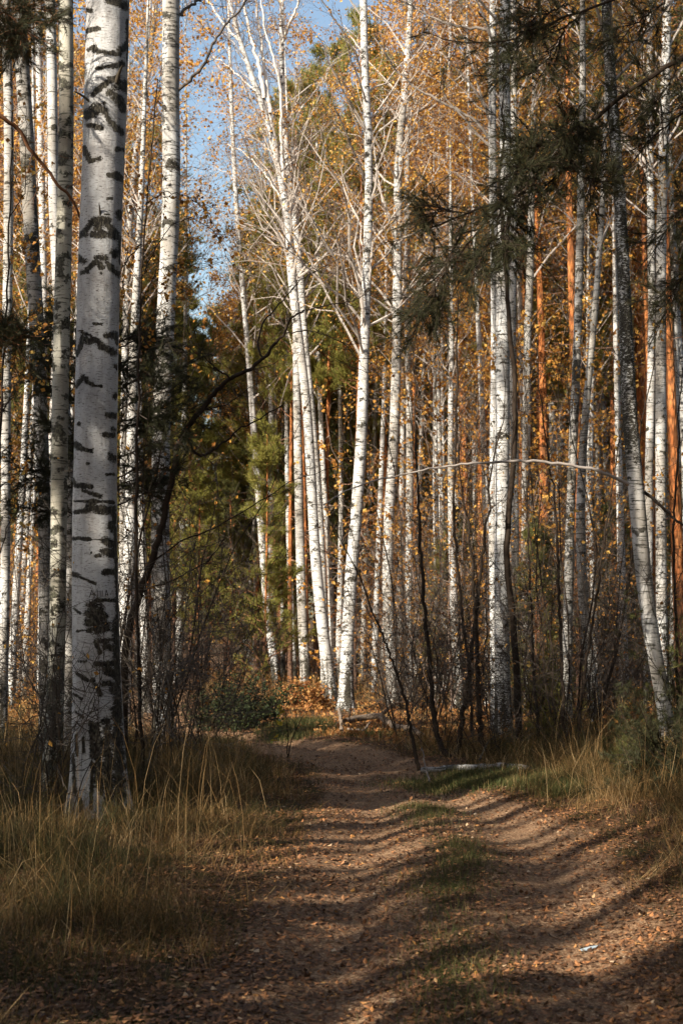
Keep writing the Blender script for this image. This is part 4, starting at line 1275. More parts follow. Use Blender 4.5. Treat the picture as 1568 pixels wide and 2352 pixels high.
# ---- pines whose branches hang into the picture
def needle_limbs(root, b, rng, limbs, d, mat, tufts=26, need=34, nl=0.065, nw=0.0032, bark=None, twl=0.35):
    a = Acc()
    V, T, TT, n = [], [], [], 0
    for pts, w in limbs:
        dy = rng.uniform(-0.5, 0.5)
        Pp = limb_thing_parts(a, pts, d, w, max(w * .3, 2), rng, 8, b, dy, 0.0, 24)
        s, dd, _, t = along(rng, Pp[None], tufts, 0.25, 1.0)
        d2 = unit(dd * 0.8 + rng.normal(0, 0.55, dd.shape))
        P2, R2 = grow(rng, s, d2, twl * rng.uniform(0.4, 1.2, tufts), np.full(tufts, 0.004), 6, 0.02, 0.05, 0.5)
        a.tube(P2, R2, 4, pale=0.0)
        s3, d3, _, _ = along(rng, P2, 5, 0.25, 1.0)
        P3, R3 = grow(rng, s3, unit(d3 + rng.normal(0, .6, d3.shape)), rng.uniform(.06, .16, len(s3)), np.full(len(s3), 0.0025), 4, 0.0, 0.05, 0.6)
        a.tube(P3, R3, 3, pale=0.0)
        c = P3[:, [1, 2, 3]].reshape(-1, 3)
        dc = np.repeat(unit(P3[:, 3] - P3[:, 0]), 3, axis=0)
        v, t_, ti = needles(rng, c, dc, need // 3, nl, nw, 0.8)
        V.append(v); T.append(t_ + n); TT.append(ti); n += len(v)
    link("branches", a.mesh("branches", bark or M_PINETWIG), root)
    link("foliage", make_mesh("foliage", np.concatenate(V), None, np.concatenate(T), mat, {"tint": np.concatenate(TT)}), root)


rg = np.random.default_rng(500)
d = 11.0
fn = straight(13, 0.13, rg, 0.05)
b = at(1740, 1700, d); b[2] = tz(b[0], d)
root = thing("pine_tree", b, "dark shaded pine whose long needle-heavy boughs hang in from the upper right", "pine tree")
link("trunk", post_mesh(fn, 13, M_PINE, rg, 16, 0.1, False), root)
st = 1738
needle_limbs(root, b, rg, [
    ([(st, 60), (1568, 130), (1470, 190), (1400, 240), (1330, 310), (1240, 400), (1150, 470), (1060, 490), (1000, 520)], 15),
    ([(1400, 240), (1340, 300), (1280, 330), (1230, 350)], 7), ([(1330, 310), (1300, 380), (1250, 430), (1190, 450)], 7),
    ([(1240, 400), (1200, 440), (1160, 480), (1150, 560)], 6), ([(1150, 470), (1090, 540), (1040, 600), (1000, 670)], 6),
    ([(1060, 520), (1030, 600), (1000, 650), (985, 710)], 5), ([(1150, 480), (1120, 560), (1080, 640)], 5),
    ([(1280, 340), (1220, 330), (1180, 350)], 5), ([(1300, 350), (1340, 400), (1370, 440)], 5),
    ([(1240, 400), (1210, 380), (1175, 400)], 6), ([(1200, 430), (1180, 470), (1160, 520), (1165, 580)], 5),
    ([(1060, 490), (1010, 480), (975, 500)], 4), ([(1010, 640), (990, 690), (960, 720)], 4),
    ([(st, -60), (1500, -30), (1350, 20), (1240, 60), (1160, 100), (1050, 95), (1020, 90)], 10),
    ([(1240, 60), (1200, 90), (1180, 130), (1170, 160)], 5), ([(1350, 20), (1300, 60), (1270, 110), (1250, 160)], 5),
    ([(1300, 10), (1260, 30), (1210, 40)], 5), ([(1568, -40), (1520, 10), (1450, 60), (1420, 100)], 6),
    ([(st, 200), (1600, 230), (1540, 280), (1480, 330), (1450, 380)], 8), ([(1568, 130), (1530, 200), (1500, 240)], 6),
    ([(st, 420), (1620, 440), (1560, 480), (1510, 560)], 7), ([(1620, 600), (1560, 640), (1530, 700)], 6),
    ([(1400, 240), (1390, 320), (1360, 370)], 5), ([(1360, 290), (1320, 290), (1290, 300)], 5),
], d, M_NEEDLE_DARK, 26, 39, 0.062, 0.0030, M_TWIG, 0.38)  # dark twig bark instead of pine twig bark: shade painted on these boughs

rg = np.random.default_rng(501)
d = 11.5
fn = straight(12, 0.11, rg, 0.05)
b = at(-260, 1700, d); b[2] = tz(b[0], d)
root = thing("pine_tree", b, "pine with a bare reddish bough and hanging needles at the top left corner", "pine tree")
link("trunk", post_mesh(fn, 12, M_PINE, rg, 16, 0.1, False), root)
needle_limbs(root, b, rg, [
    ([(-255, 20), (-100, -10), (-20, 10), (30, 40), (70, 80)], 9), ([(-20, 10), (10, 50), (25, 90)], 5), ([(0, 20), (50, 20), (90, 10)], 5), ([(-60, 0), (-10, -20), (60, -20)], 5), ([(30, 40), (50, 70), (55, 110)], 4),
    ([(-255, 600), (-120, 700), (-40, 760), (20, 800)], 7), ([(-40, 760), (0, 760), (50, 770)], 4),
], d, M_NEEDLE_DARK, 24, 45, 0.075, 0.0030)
a = Acc()
m_ = limb_thing_parts(a, [(-255, 190), (-60, 235), (10, 268), (45, 300), (75, 350), (105, 385), (140, 430), (165, 455), (180, 490), (187, 505)], d, 14, 6, rg, 9, b, 0.9, K=40)
twigs_on(a, rg, m_, 14, 0.35)
ob = link("bare_bough", a.mesh("bare_bough", M_PINETWIG, True), root)
ob["label"] = "bare reddish brown bough reaching to the thick birch"

rg = np.random.default_rng(502)
d = 15.0
b = at(232, 1700, d); b[2] = tz(b[0], d)
fn = straight(5.4, 0.045, rg, 0.05)
root = thing("young_pine", b, "thin dark young pine growing right behind the thick birch, needles spreading on both sides", "young pine")
link("trunk", post_mesh(fn, 5.4, M_PINE, rg, 12, 0.1, False), root)
L_ = []
for (y, xl, xr) in [(720, 120, 0), (760, 60, 330), (800, 95, 380), (850, 50, 420), (900, 110, 400), (960, 70, 350), (1010, 130, 410), (1060, 90, 380), (1090, 40, 330), (760, 0, 400), (830, 0, 300), (930, 0, 430), (1120, 0, 400), (1150, 60, 0)]:
    for x in (xl, xr):
        if x:
            L_.append(([(232, y + 60), ((232 + x) / 2, y + 20), (x, y + rg.uniform(-20, 30))], 5))
needle_limbs(root, b, rg, L_, d, M_NEEDLE_DARK, 20, 42, 0.08, 0.0036, M_TWIG, 0.42)

# ---- thin bare stems and tangle round the foot of the left trees
for k, (px, y, d, h, lab) in enumerate([
    (375, 1790, 13.8, 3.0, "lichen-grey forked shrub stems left of the track, beside the second largest left birch"),
    (345, 1760, 15.2, 3.4, "thin bare shrub between the thick birch and the second largest left birch"),
    (60, 1850, 12.6, 3.2, "bare dark shrub at the left edge in front of the leftmost birch"),
    (150, 1900, 11.6, 2.3, "wiry bare shoots at the left foot of the thick birch"),
    (425, 1740, 16.5, 3.2, "bare branching shrub standing over the far bend of the track"),
    (530, 1700, 18.5, 2.3, "crooked thin sapling before the dark green bush"),
    (480, 1720, 17.5, 2.8, "bare wispy shrub between the second largest left birch and the dark green bush"),
    (20, 1780, 15.0, 4.5, "tall bare sapling crossing the leftmost birch"),
]):
    r_ = bare_sapling(520 + k, h, 5, 25, M_GOLD, "bare_shrub", 0.04, 0.7, (M_LICHENTWIG, M_TWIG)[k % 2])
    x = (px - 784) / F * d
    r_.location = (x, d, tz(x, d)); r_["label"] = lab; r_["category"] = "shrub"
# right side near tangle
for k, (px, d, h, lab) in enumerate([
    (1010, 18.6, 2.6, "bare bush with fine twigs behind the hooked black sapling"),
    (1130, 17.6, 2.2, "bare bush with fine twigs at the left end of the fallen birch log"),
    (1260, 18.0, 3.2, "bushy bare shrub behind the middle of the fallen birch log"),
    (1440, 19.5, 2.2, "low bare shrub left of the foot of the leaning birch"),
    (1340, 19.6, 3.6, "tall bare shrub behind the bowed birch"),
    (890, 22.5, 2.4, "bare shrub at the right end of the fallen dead bough"),
]):
    r_ = bare_sapling(540 + k, h, 7, 50, M_RUST, "bare_shrub", 0.04, 0.8, M_TWIG)
    x = (px - 784) / F * d
    r_.location = (x, d, tz(x, d)); r_["label"] = lab; r_["category"] = "shrub"


# ---- orange leaves hanging before the second largest left birch
def leafy_spray(root, b, rng, limbs, d, mat, n, size):
    a = Acc()
    C = []
    for pts, w in limbs:
        Pp = limb_thing_parts(a, pts, d, w, 1.2, rng, 5, b, rng.uniform(-.5, .5))
        q = twigs_on(a, rng, Pp, 12, 0.42, 0.003, 0.0, 0.6, -0.1, 4)
        C.append(q.reshape(-1, 3))
    C = np.concatenate(C)
    c = C[rng.integers(0, len(C), n)] + rng.normal(0, 0.02, (n, 3))
    v, t, ti = leaves(rng, c, size, 0.85)
    link("twigs", a.mesh("twigs", M_TWIG), root)
    link("foliage", make_mesh("foliage", v, None, t, mat, {"tint": ti}), root)


rg = np.random.default_rng(503)
d = 13.8
b = at(330, 1800, d); b[2] = tz(b[0], d)
root = thing("birch_sapling", b, "slender young birch with sparse orange leaves hanging before the second largest left birch", "sapling")
a = Acc()
m_ = limb_thing_parts(a, [(330, 1820), (318, 1500), (312, 1200), (318, 900), (325, 600), (345, 380), (362, 180)], d, 9, 3, rg, 8, b, 0.5, K=50)
twigs_on(a, rg, m_, 50, 0.6, 0.0035, 0.0, .7, 0.1, 4)
link("stems", a.mesh("stems", M_TWIG, True), root)
leafy_spray(root, b, rg, [([(325, 640), (360, 560), (400, 510), (450, 500), (500, 540), (525, 600)], 3), ([(322, 700), (360, 620), (420, 600), (470, 620)], 3), ([(335, 470), (380, 440), (430, 450), (490, 490)], 3), ([(325, 560), (290, 600), (280, 680)], 3), ([(330, 520), (300, 450), (290, 380)], 3), ([(320, 800), (370, 700), (410, 680)], 3)], d, M_GOLD, 520, 0.045)
rg = np.random.default_rng(504)
b = at(-20, 1800, 14.0); b[2] = tz(b[0], 14)
root = thing("birch_sapling", b, "slender young birch with orange leaves at the left edge", "sapling")
a = Acc()
m_ = limb_thing_parts(a, [(-20, 1800), (-10, 1400), (0, 1000), (20, 600), (30, 250)], 14.0, 9, 3, rg, 8, b, 0.5, K=50)
twigs_on(a, rg, m_, 50, 0.6, 0.0035, 0.0, .7, 0.1, 4)
link("stems", a.mesh("stems", M_TWIG, True), root)
leafy_spray(root, b, rg, [([(5, 950), (40, 880), (80, 840), (120, 860)], 3), ([(10, 800), (50, 780), (70, 720)], 3), ([(20, 600), (50, 560), (60, 600)], 3), ([(-8, 1300), (20, 1200), (60, 1150), (60, 1000)], 3), ([(20, 500), (60, 440), (60, 240)], 3)], 14.0, M_GOLD, 520, 0.045)

# ---- dark green bush, fresh yellow leaves, pine bush on the right
rg = np.random.default_rng(510)


def bush(name, px, d, rx, rz, n, size, mat, label, cat, stemmat=M_TWIG, seed=1, needle=False, ry=None):
    rng = np.random.default_rng(seed)
    x = (px - 784) / F * d
    z0 = tz(x, d)
    root = thing(name, (x, d, z0), label, cat)
    m = 46
    u = unit(rng.normal(0, 1, (m, 3)) * np.array([1, 1, 0.9])); u[:, 2] = np.abs(u[:, 2])
    tip = u * np.array([rx, ry or rx, rz]) * rng.uniform(0.6, 1.05, (m, 1))
    S = rng.normal(0, 0.08, (m, 3)) * np.array([1, 1, 0])
    L = np.linalg.norm(tip - S, axis=1)
    a = Acc()
    P1, R1 = grow(rng, S, unit(tip - S), L, np.full(m, 0.009), 7, 0.0, 0.04, 0.3)
    a.tube(P1, R1, 5, pale=0.0)
    s, dd, pi_, t = along(rng, P1, 9, 0.25, 1.0)
    P2, R2 = grow(rng, s, unit(dd + rng.normal(0, .6, dd.shape)), L[pi_] * 0.35 * rng.uniform(.5, 1.2, len(s)), np.full(len(s), 0.004), 5, 0, 0.05, 0.4)
    a.tube(P2, R2, 3, pale=0.0)
    link("stems", a.mesh("stems", stemmat), root)
    Q = P2[:, 1:].reshape(-1, 3)
    i = rng.integers(0, len(Q), n)
    if needle:
        v, tr, ti = needles(rng, Q[i], unit(rng.normal(0, 1, (n, 3)) + [0, 0, .5]), 14, size, size * 0.07)
    else:
        v, tr, ti = leaves(rng, Q[i] + rng.normal(0, 0.03, (n, 3)), size)
    link("foliage", make_mesh("foliage", v, None, tr, mat, {"tint": ti}), root)
    return root


bush("green_bush", 550, 23.5, 1.05, 0.95, 5200, 0.05, M_GREENSHRUB, "dark green leafy bush left of the track before the middle birches", "bush", seed=601, ry=.8)
bush("rust_bush", 705, 28.0, 0.55, 0.6, 1500, 0.07, M_RUST, "rusty red leafy clump on the mound at the foot of the middle birches", "bush", seed=602)
bush("pine_bush", 1262, 20.5, 0.55, 1.5, 1500, 0.07, M_NEEDLE_OLIVE, "low bright green pine seedling behind the fallen log on the right", "young pine", seed=603, needle=True)
bush("pine_bush", 1545, 13.2, 0.75, 1.1, 2600, 0.065, M_NEEDLE_DARK, "dark bushy pine at the right edge below the leaning birch", "young pine", seed=604, needle=True)
bush("pine_bush", 1470, 15.0, 0.5, 0.65, 1100, 0.065, M_NEEDLE, "small olive pine seedling on the verge left of the dark bushy one", "young pine", seed=605, needle=True)
bush("pine_bush", 1560, 18.0, 0.8, 2.3, 1500, 0.07, M_NEEDLE, "green pine at the right edge behind the foot of the leaning birch", "young pine", seed=606, needle=True)
rg = np.random.default_rng(610)
x = (640 - 784) / F * 17.0
root = thing("seedling", (x, 17.0, tz(x, 17.0)), "small shoot with a few bright yellow-green leaves beside the track", "seedling")
a = Acc()
bb = np.array([x, 17.0, tz(x, 17.0)])
m_ = limb_thing_parts(a, [(660, 1740), (662, 1690), (655, 1640), (650, 1600)], 17.0, 3, 1.2, rg, 6, bb)
m2_ = limb_thing_parts(a, [(660, 1740), (672, 1690), (700, 1640), (730, 1600)], 17.0, 3, 1.2, rg, 6, bb)
link("stems", a.mesh("stems", M_TWIG), root)
c = np.array([at(px, py, 17.0 + rg.uniform(-.05, .05)) for px, py in [(636, 1628), (640, 1645), (645, 1632), (652, 1650), (638, 1660), (646, 1662), (634, 1690), (629, 1702), (650, 1636), (641, 1622)]]) - bb
v, t, ti = leaves(rg, c, 0.085, 0.5)
link("foliage", make_mesh("foliage", v, None, t, M_YELLOW, {"tint": ti}), root)

# ---- fallen dead bough and fallen birch log
rg = np.random.default_rng(620)
b = ground_at(860, 1672)
root = thing("fallen_bough", (b[0], b[1], tz(b[0], b[1])), "forked dead bough lying on the ground before the middle birches", "dead branch")
bb = np.array(root.location)
a = Acc()


def ground_limb(acc, pts, w0, w1, base, lift=0.06, K=30, pale=0.4, sides=10, rng=rg):
    W = []
    for (px, py, l) in pts:
        g = ground_at(px, py)
        W.append([g[0], g[1], tz(g[0], g[1]) + lift + l])
    W = np.array(W)
    s = np.concatenate([[0], np.cumsum(np.linalg.norm(np.diff(W, axis=0), axis=1))])
    t = np.linspace(0, s[-1], K)
    Pp = np.stack([np.interp(t, s, W[:, i]) for i in range(3)], 1) + rng.normal(0, 0.006, (K, 3)) - base
    acc.tube(Pp[None], np.linspace(w0, w1, K)[None], sides, pale=pale)
    return Pp


ground_limb(a, [(792, 1672, 0.02), (830, 1668, .06), (870, 1668, .10), (905, 1684, .05), (945, 1690, 0.02), (975, 1704, -.03)], 0.055, 0.045, bb)
ground_limb(a, [(872, 1668, .10), (888, 1672, .22), (905, 1680, .38), (925, 1684, .42)], 0.03, 0.012, bb, pale=0.0)
ground_limb(a, [(785, 1690, 0.0), (782, 1688, .2), (778, 1686, .30)], 0.03, 0.02, bb, pale=.5)
ground_limb(a, [(800, 1680, 0), (804, 1680, .2), (810, 1680, .5), (806, 1680, .62)], 0.016, 0.008, bb, pale=0)
ground_limb(a, [(800, 1686, 0), (835, 1690, 0.0), (850, 1678, .05)], 0.02, 0.012, bb, pale=.6)
link("wood", a.mesh("wood", M_DEADWOOD, True), root)

b = ground_at(1140, 1772)
root = thing("birch_log", (b[0], b[1], tz(b[0], b[1])), "fallen broken birch log lying along the grassy edge on the right of the track", "log")
bb = np.array(root.location)
a = Acc()
W = []
for (px, py) in [(970, 1764), (1010, 1768), (1060, 1768), (1110, 1772), (1160, 1776), (1215, 1784)]:
    g = ground_at(px, py); W.append([g[0], g[1], tz(g[0], g[1]) + 0.03])
W = np.array(W)
tt = np.linspace(0, 1, 70)
Pp = np.stack([np.interp(tt * 5, np.arange(6), W[:, i]) for i in range(3)], 1) - bb
rr = 0.032 + 0.016 * tt + 0.01 * vnoise(tt * 12, tt * 0, 9)
v, q = tubes(Pp[None], rr[None], 16)
hh = np.repeat(tt * 2.5, 16)
th = np.tile(np.linspace(-3.1, 3.1, 16), 70)
a.add(v, q, mark=np.clip(bark_marks(rg, th, hh, .06, 2.5, 3, 0, 4) + 0.25 * (vnoise(hh * 6, th * 2, 5) > .1), 0, 1))
for e, sgn in ((0, -1), (-1, 1)):       # broken ends
    c = Pp[e]
    dirn = unit(Pp[1] - Pp[0]) * -1 if e == 0 else unit(Pp[-1] - Pp[-2])
    ring = v.reshape(70, 16, 3)[e]
    vv = np.concatenate([ring, (c + dirn * 0.03)[None]])
    tr = [(i, (i + 1) % 16, 16) for i in range(16)]
    a.add(vv, None, tr, mark=0.3)
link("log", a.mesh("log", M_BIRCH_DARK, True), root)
a = Acc()
ground_limb(a, [(985, 1790, 0.0), (975, 1762, .05), (968, 1750, .14)], 0.010, 0.006, bb, pale=.3, rng=rg)
ground_limb(a, [(1100, 1770, .05), (1120, 1755, .16), (1135, 1750, .2)], 0.012, 0.006, bb, pale=0, rng=rg)
link("broken_branch", a.mesh("broken_branch", M_LICHENTWIG, True), root)

# pale wet scrap on the right rut
g = ground_at(1352, 2153)
rg = np.random.default_rng(630)
n = 26
ang = np.linspace(0, 2 * math.pi, n, endpoint=False)
rr = 1 + 0.35 * vnoise(ang * 1.7, ang * 0 + 3, 50)
gx_, gy_ = 0.048 * rr * np.cos(ang), 0.022 * rr * np.sin(ang) + 0.022 * np.cos(ang)
zt_ = terrain(g[0] + gx_, g[1] + gy_)
z0 = tz(g[0], g[1])
V = np.concatenate([np.stack([gx_, gy_, zt_ - z0 + 0.012], 1), [[0, 0, 0.02]], np.stack([gx_ * .97, gy_ * .97, zt_ - z0 + 0.008], 1)])
tr = [(i, (i + 1) % n, n) for i in range(n)] 
q = [(i, (i + 1) % n, n + 1 + (i + 1) % n, n + 1 + i) for i in range(n)]
mm = N("pale_plastic"); mm.done((0.36, 0.43, 0.48), 0.35, 0.5)
sc_ = link("plastic_scrap", make_mesh("plastic_scrap", V, q, tr, mm.m), None, (g[0], g[1], z0))
tag(sc_, "small pale bluish scrap of plastic lying in the right wheel rut", "scrap")

# ------------------------------------------------------------------ grass
def blades(rng, x, y, h, w, lean=0.5, tint=None, droop=0.5):
    n = len(x)
    z = terrain(x, y) - 0.01
    az = rng.uniform(0, 2 * math.pi, n)
    ln = np.abs(rng.normal(0, lean, n))
    dx, dy = np.cos(az) * ln, np.sin(az) * ln
    B0 = np.stack([x, y, z], 1)
    up = np.stack([dx * 0.5, dy * 0.5, np.ones(n)], 1)
    up2 = np.stack([dx * 1.3, dy * 1.3, np.ones(n) * (1 - droop * np.minimum(ln, 1.2))], 1)
    P1 = B0 + up * (h * 0.45)[:, None]
    P2 = P1 + unit(up2) * (h * 0.35)[:, None]
    P3 = P2 + unit(up2 + np.stack([dx, dy, -ln * droop * 1.6], 1)) * (h * 0.3)[:, None]
    sa = rng.uniform(0, math.pi, n)
    S = np.stack([np.cos(sa), np.sin(sa), np.zeros(n)], 1) * (w * 0.5)[:, None]
    v = np.stack([B0 - S, B0 + S, P1 - S * .85, P1 + S * .85, P2 - S * .6, P2 + S * .6, P3], 1)
    i = np.arange(n * 7).reshape(n, 7)
    q = np.concatenate([i[:, [0, 1, 3, 2]], i[:, [2, 3, 5, 4]]])
    t = i[:, [4, 5, 6]]
    ti = np.repeat(tint if tint is not None else rng.uniform(0, 1, n), 7)
    return v.reshape(-1, 3), q, t, ti


def edge_l(y):  # left edge of the left wheel rut
    return np.interp(y, RUT_L[:, 1], RUT_L[:, 0])


def edge_r(y):
    return np.interp(y, RUT_R[:, 1], RUT_R[:, 0])


rg = np.random.default_rng(700)
acc = Acc()
# tangled grass on both verges: tufts of their own height, lean and colour between thin cover


def verge(side, ntuft, seed):
    r = np.random.default_rng(seed)
    d = 5.0 + 14.5 * r.random(ntuft) ** 1.1
    off = 0.42 + r.random(ntuft) ** 0.9 * (np.minimum(d * 0.27 + 0.3, 4.8) if side < 0 else np.minimum(d * 0.2 + 0.4, 3.0))
    x = (edge_l(d) - off) if side < 0 else (edge_r(d) + off)
    lush = np.clip((off - 0.3) / (1.1 if side < 0 else 0.9), 0.12, 1) * (0.78 + 0.4 * vnoise(x * 1.1 + 4, d * 1.1, 62 + side))
    if side < 0:
        lush = lush * np.clip((d - 5.6) / 2.3, 0.28, 1.0)
    keep = r.random(ntuft) < np.clip(0.15 + lush * (0.75 + 0.6 * vnoise(x * 3.1, d * 3.1, 78)), 0, 1)
    x, d, lush = x[keep], d[keep], lush[keep]
    m = len(x)
    per = (r.integers(6, 30, m) * (1 + 0.6 * vnoise(x * 1.7, d * 1.7, 69))).astype(int) + 2
    hh = (0.07 + (0.30 if side < 0 else 0.27) * np.clip(lush, 0, 1.1)) * r.uniform(0.4, 1.5, m) * (1 + 0.35 * vnoise(x * 2.6, d * 2.6, 76))
    rr = r.uniform(0.03, 0.11, m)
    tc = np.clip(0.31 + 0.38 * vnoise(x * 1.3, d * 1.3, 63) + r.normal(0, 0.2, m), 0, 1)
    az = r.uniform(0, 6.28, m); ln = r.uniform(0, 0.35, m) + (r.random(m) < 0.45) * r.uniform(0.4, 1.5, m)
    i = np.repeat(np.arange(m), per)
    k = len(i)
    bx = x[i] + r.normal(0, 1, k) * rr[i]
    by = d[i] + r.normal(0, 1, k) * rr[i]
    h = hh[i] * r.uniform(0.35, 1.2, k)
    v, q, t, ti = blades(r, bx, by, h, r.uniform(0.0013, 0.0030, k) * (0.7 + by / 20), 0.95, np.clip(tc[i] + r.normal(0, 0.16, k), 0, 1), 0.7)
    v3 = v.reshape(k, 7, 3)
    lift = v3[:, :, 2] - v3[:, :1, 2]
    v3[:, :, 0] += lift * (np.cos(az) * ln)[i][:, None]
    v3[:, :, 1] += lift * (np.sin(az) * ln)[i][:, None]
    acc.add(v3.reshape(-1, 3), q, t, tint=ti)
    # long lone stalks
    k2 = int(m * 0.22)
    j = r.integers(0, m, k2)
    j = j[lush[j] > 0.35]
    k2 = len(j)
    v, q, t, ti = blades(r, x[j] + r.normal(0, .1, k2), d[j], r.uniform(0.45, 0.95, k2), np.full(k2, 0.0024), 0.85, r.uniform(0.6, 1, k2), 0.4)
    acc.add(v, q, t, tint=ti)


verge(-1, 8600, 701)
verge(1, 4600, 702)
# sparse dry grass further back
n = 45000
d = 17 + 30 * rg.random(n) ** 1.3
x = rg.uniform(-0.27, 0.27, n) * d
k = (np.minimum(rut_dist(x, d, RUT_L), rut_dist(x, d, RUT_R)) > 0.8) & (rg.random(n) < 0.35 + 0.6 * (vnoise(x * 1.2, d * 1.2, 67) > -0.1))
x, d = x[k], d[k]
v, q, t, ti = blades(rg, x, d, rg.uniform(0.12, 0.5, len(x)) * np.where((np.abs(x - 0.3) < 3) & (d < 30), 0.3, 1.0), rg.uniform(0.006, 0.012, len(x)), 0.4)
acc.add(v, q, t, tint=ti)
tag(link("tall_grass", acc.mesh("tall_grass", M_GRASS)), "tall dry straw-coloured grass along both sides of the track", "grass", None, "stuff")

# short green grass: middle strip, bend, foot of bushes
acc = Acc()


def green_patch(px, py, rx, ry, n, h, seed):
    r = np.random.default_rng(seed)
    g = ground_at(px, py)
    gx1 = ground_at(px + rx, py)[0] - g[0]
    gy1 = (ground_at(px, py - ry)[1] - ground_at(px, py + ry)[1]) / 2
    u = r.normal(0, 0.5, (n, 2))
    x, y = g[0] + u[:, 0] * gx1, g[1] + u[:, 1] * gy1
    v, q, t, ti = blades(r, x, y, h * r.uniform(0.4, 1.3, n), r.uniform(0.003, 0.005, n) * (0.7 + g[1] / 20), 0.5)
    acc.add(v, q, t, tint=ti)


green_patch(1090, 1792, 170, 20, 8000, 0.085, 1)
green_patch(1230, 1800, 110, 20, 4000, 0.10, 2)
green_patch(1290, 1828, 50, 9, 2200, 0.14, 3)
green_patch(700, 1672, 60, 14, 3500, 0.14, 4)
green_patch(650, 1690, 60, 12, 2200, 0.12, 5)
green_patch(850, 1690, 60, 10, 1800, 0.08, 6)
green_patch(500, 1720, 60, 12, 1800, 0.16, 7)
n = 20000
d = 5.2 + 8.3 * rg.random(n)
cx = (edge_l(d) + edge_r(d)) / 2
x = cx + rg.normal(0, 0.17, n)
k = rg.random(n) < np.clip(0.42 + 0.7 * vnoise(x * 1.9 + 3, d * 1.3, 68), 0.06, 1)
x, d = x[k], d[k]
v, q, t, ti = blades(rg, x, d, rg.uniform(0.03, 0.10, len(x)), rg.uniform(0.002, 0.004, len(x)), 0.7)
acc.add(v, q, t, tint=ti)
n = 9000
d = rg.uniform(5.2, 8.5, n); x = edge_l(d) - 0.45 - rg.random(n) * 1.6
k = rg.random(n) < np.clip(0.3 + 0.8 * vnoise(x * 1.5, d * 1.5, 70), 0.02, 1)
v, q, t, ti = blades(rg, x[k], d[k], rg.uniform(0.03, 0.10, k.sum()), rg.uniform(0.002, 0.004, k.sum()), 0.6)
acc.add(v, q, t, tint=ti)
tag(link("short_grass", acc.mesh("short_grass", M_GREENGRASS)), "short green grass on the middle strip and the inside of the bend", "grass", None, "stuff")

# ------------------------------------------------------------------ fallen leaves
rg = np.random.default_rng(710)
n = 190000
d = 4.8 + 22 * rg.random(n) ** 1.35
x = rg.uniform(-0.27, 0.27, n) * (d + 0.6)
dl, dr = rut_dist(x, d, RUT_L), rut_dist(x, d, RUT_R)
inrut = np.exp(-(np.minimum(dl, dr) / 0.28) ** 2)
k = rg.random(n) < (1 - 0.6 * inrut) * np.clip(0.6 + 0.5 * vnoise(x * 2.1, d * 2.1, 72), 0.1, 1)
x, d = x[k], d[k]
z = terrain(x, d) + rg.uniform(0.004, 0.02, len(x))
v, t, ti = leaves(rg, np.stack([x, d, z], 1), 0.036, 0.7, 0.72)
ti = np.repeat(rg.random(len(x)) ** 2.6, 4)
tag(link("fallen_leaves", make_mesh("fallen_leaves", v, None, t, M_LITTER, {"tint": ti})), "brown and orange fallen leaves scattered over the track and verges", "fallen leaves", None, "stuff")

# ------------------------------------------------------------------ unseen wood behind and beside the camera, set out to shape the shade
def place_xy(proto, x, y, rotz, s, label, group, sz=None):
    return dup(proto, (x, y, tz(x, y)), rotz, (s, s, sz or s), label, group)


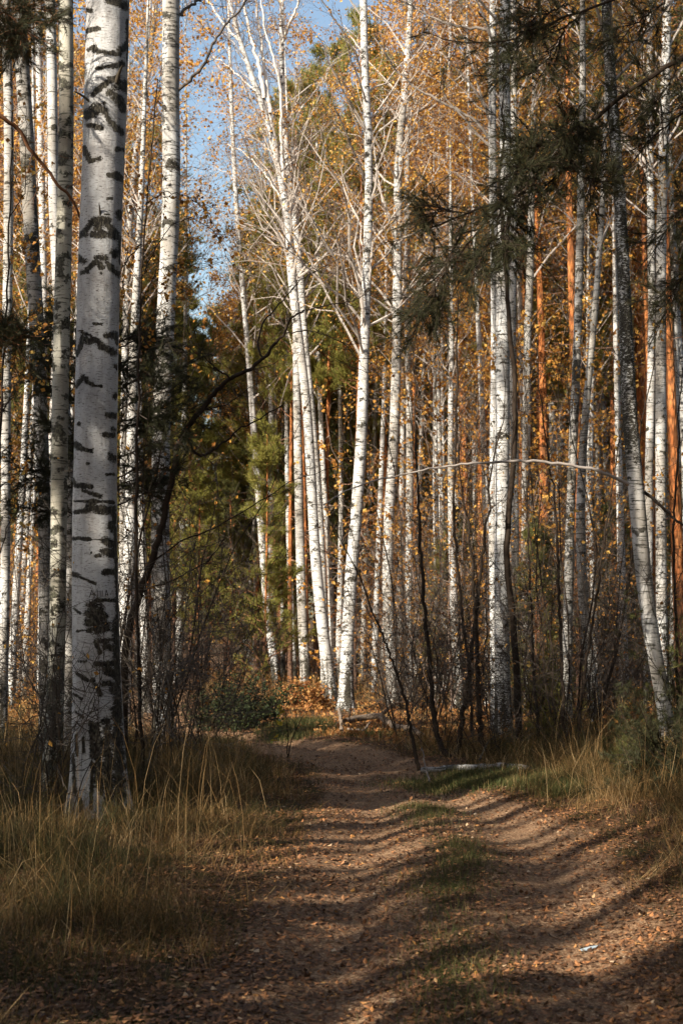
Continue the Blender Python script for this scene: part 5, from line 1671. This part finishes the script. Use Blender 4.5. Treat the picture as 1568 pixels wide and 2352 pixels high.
UQ, UT = np.array([0.73, -0.68]), np.array([0.68, 0.73])
SHADE = [  # (across the light, along the light, kind, width, height)
    (-2.7, -19.0, 'p', 0.7, 0.9), (-6.0, -21.0, 'p', 0.55, 0.9), (-1.5, -17.0, 'p', 1.0, 0.9),
    (-5.5, -5.0, 'g', 0.42, 1.05), (-5.15, -8.5, 'g', 0.26, 1.0), (-4.58, -9.5, 'g', 0.20, 1.05), (-6.0, -7.0, 'g', 0.30, 0.75), (-9.65, -7.5, 'g', 0.34, 1.0), (-6.5, -8.0, 'g', 0.28, 0.8), (-3.4, -7.5, 'g', 0.45, 1.2), (-2.2, -5.0, 'g', 0.8, 1.1),
    (-8.2, -7.5, 'g', 0.40, 0.58), (-4.58, -6.5, 'p', 0.9, 0.95), (-6.0, -5.5, 'p', 0.85, 0.95), (-6.8, -7.5, 'p', 0.7, 0.95), (-3.85, -7, 'p', 0.9, 1.0),
    (-10.05, -6.0, 'g', 0.5, 1.1), (-9.8, -10.0, 'g', 0.4, 1.2), (-10.9, -9.0, 'g', 0.8, 1.3), (-11.8, -6.0, 'g', 0.85, 1.15), (-13.0, -8.0, 'g', 1.0, 1.3), (-12.4, -5.0, 'g', 0.7, 1.1), (-13.7, -5.0, 'g', 0.7, 1.15), (-14.5, -6.5, 'g', 0.75, 1.0),
    (-15.7, -4.5, 'g', 0.7, 1.15), (-0.6, -9.0, 'g', 0.9, 1.3),
    (-7.7, -3.0, 'p', 0.8, 1.1), (-8.65, -5.0, 'p', 0.7, 1.15), (-9.25, -2.5, 'p', 0.7, 1.15), (-7.35, -9.0, 'p', 0.6, 1.1), (-8.05, -10.5, 'p', 0.6, 1.2),
    (-9.3, 2.2, 'p', 1.1, 1.0), (-10.8, 3.5, 'p', 1.1, 1.0), (-12.0, 1.5, 'p', 1.0, 1.1), (-8.2, 0.6, 'p', 1.0, 1.0), (-11.6, 5.6, 'p', 1.0, 1.0),
    (3.0, 2.0, 'g', 1.2, 1.4), (-5.2, -0.8, 'g', 0.34, 0.30), (-4.65, -1.2, 'g', 0.34, 0.29), (-4.1, -0.6, 'g', 0.32, 0.27), (-5.8, -1.0, 'g', 0.36, 0.33), (-3.4, -0.9, 'g', 0.34, 0.25), (1.0, 5.0, 'g', 1.1, 1.3), (-0.8, 7.5, 'g', 1.0, 1.3), (-2.2, 9.5, 'p', 1.2, .9), (-2.6, 12.5, 'g', 1.1, 1.3), (-3.2, 16.0, 'g', 1.2, 1.3), (4.0, 6.0, 'g', 1.3, 1.5), (2.2, 9.0, 'g', 1.3, 1.5),
    (0.6, 12.5, 'g', 1.3, 1.5), (1.6, -1.5, 'p', 1.2, .9), (0.3, -3.0, 'p', 1.2, .9), (3.0, -5.0, 'g', 1.3, 1.5), (-0.5, 17.0, 'g', 1.3, 1.5), (-4.5, 20.0, 'g', 1.1, 1.2)]
for k, (q0, t0, kind, s, sz) in enumerate(SHADE):
    pos = UQ * q0 + UT * t0
    pr = GP[k % 2] if kind == 'g' else FP[k % 3]
    place_xy(pr, float(pos[0]), float(pos[1]), k * 0.9, s, "tree behind the viewer shading the foreground", "trees behind the viewer", sz)


def forest_ring():
    """the rest of the wood round the clearing of the track, outside the picture"""
    rng = np.random.default_rng(801)
    n = 52000
    th = rng.uniform(0, 2 * math.pi, n)
    R = rng.uniform(42, 60, n)
    x, y = R * np.cos(th), 5 + R * np.sin(th)
    z = rng.random(n) ** 0.9 * 21 * (0.88 + 0.15 * vnoise(th * 14, R * 0.1, 81))
    k = ~((np.abs(x) < 0.29 * y + 3) & (y > 0))
    # the right-hand side is closed nearer by
    m = 16000
    x2, y2 = rng.uniform(9, 24, m), rng.uniform(-12, 24, m)
    z2 = rng.random(m) * 19
    k2 = x2 > 0.27 * y2 + 5
    c = np.concatenate([np.stack([x, y, z], 1)[k], np.stack([x2, y2, z2], 1)[k2]])
    a = Acc()
    v, t, tint = leaves(rng, c, 0.62, 0.8)
    a.add(v, None, t, tint=tint)
    return a


tag(link("surrounding_woodland", forest_ring().mesh("surrounding_woodland", M_NEEDLE)), "dark wood standing all round beyond the trees by the track", "woodland", None, "stuff")
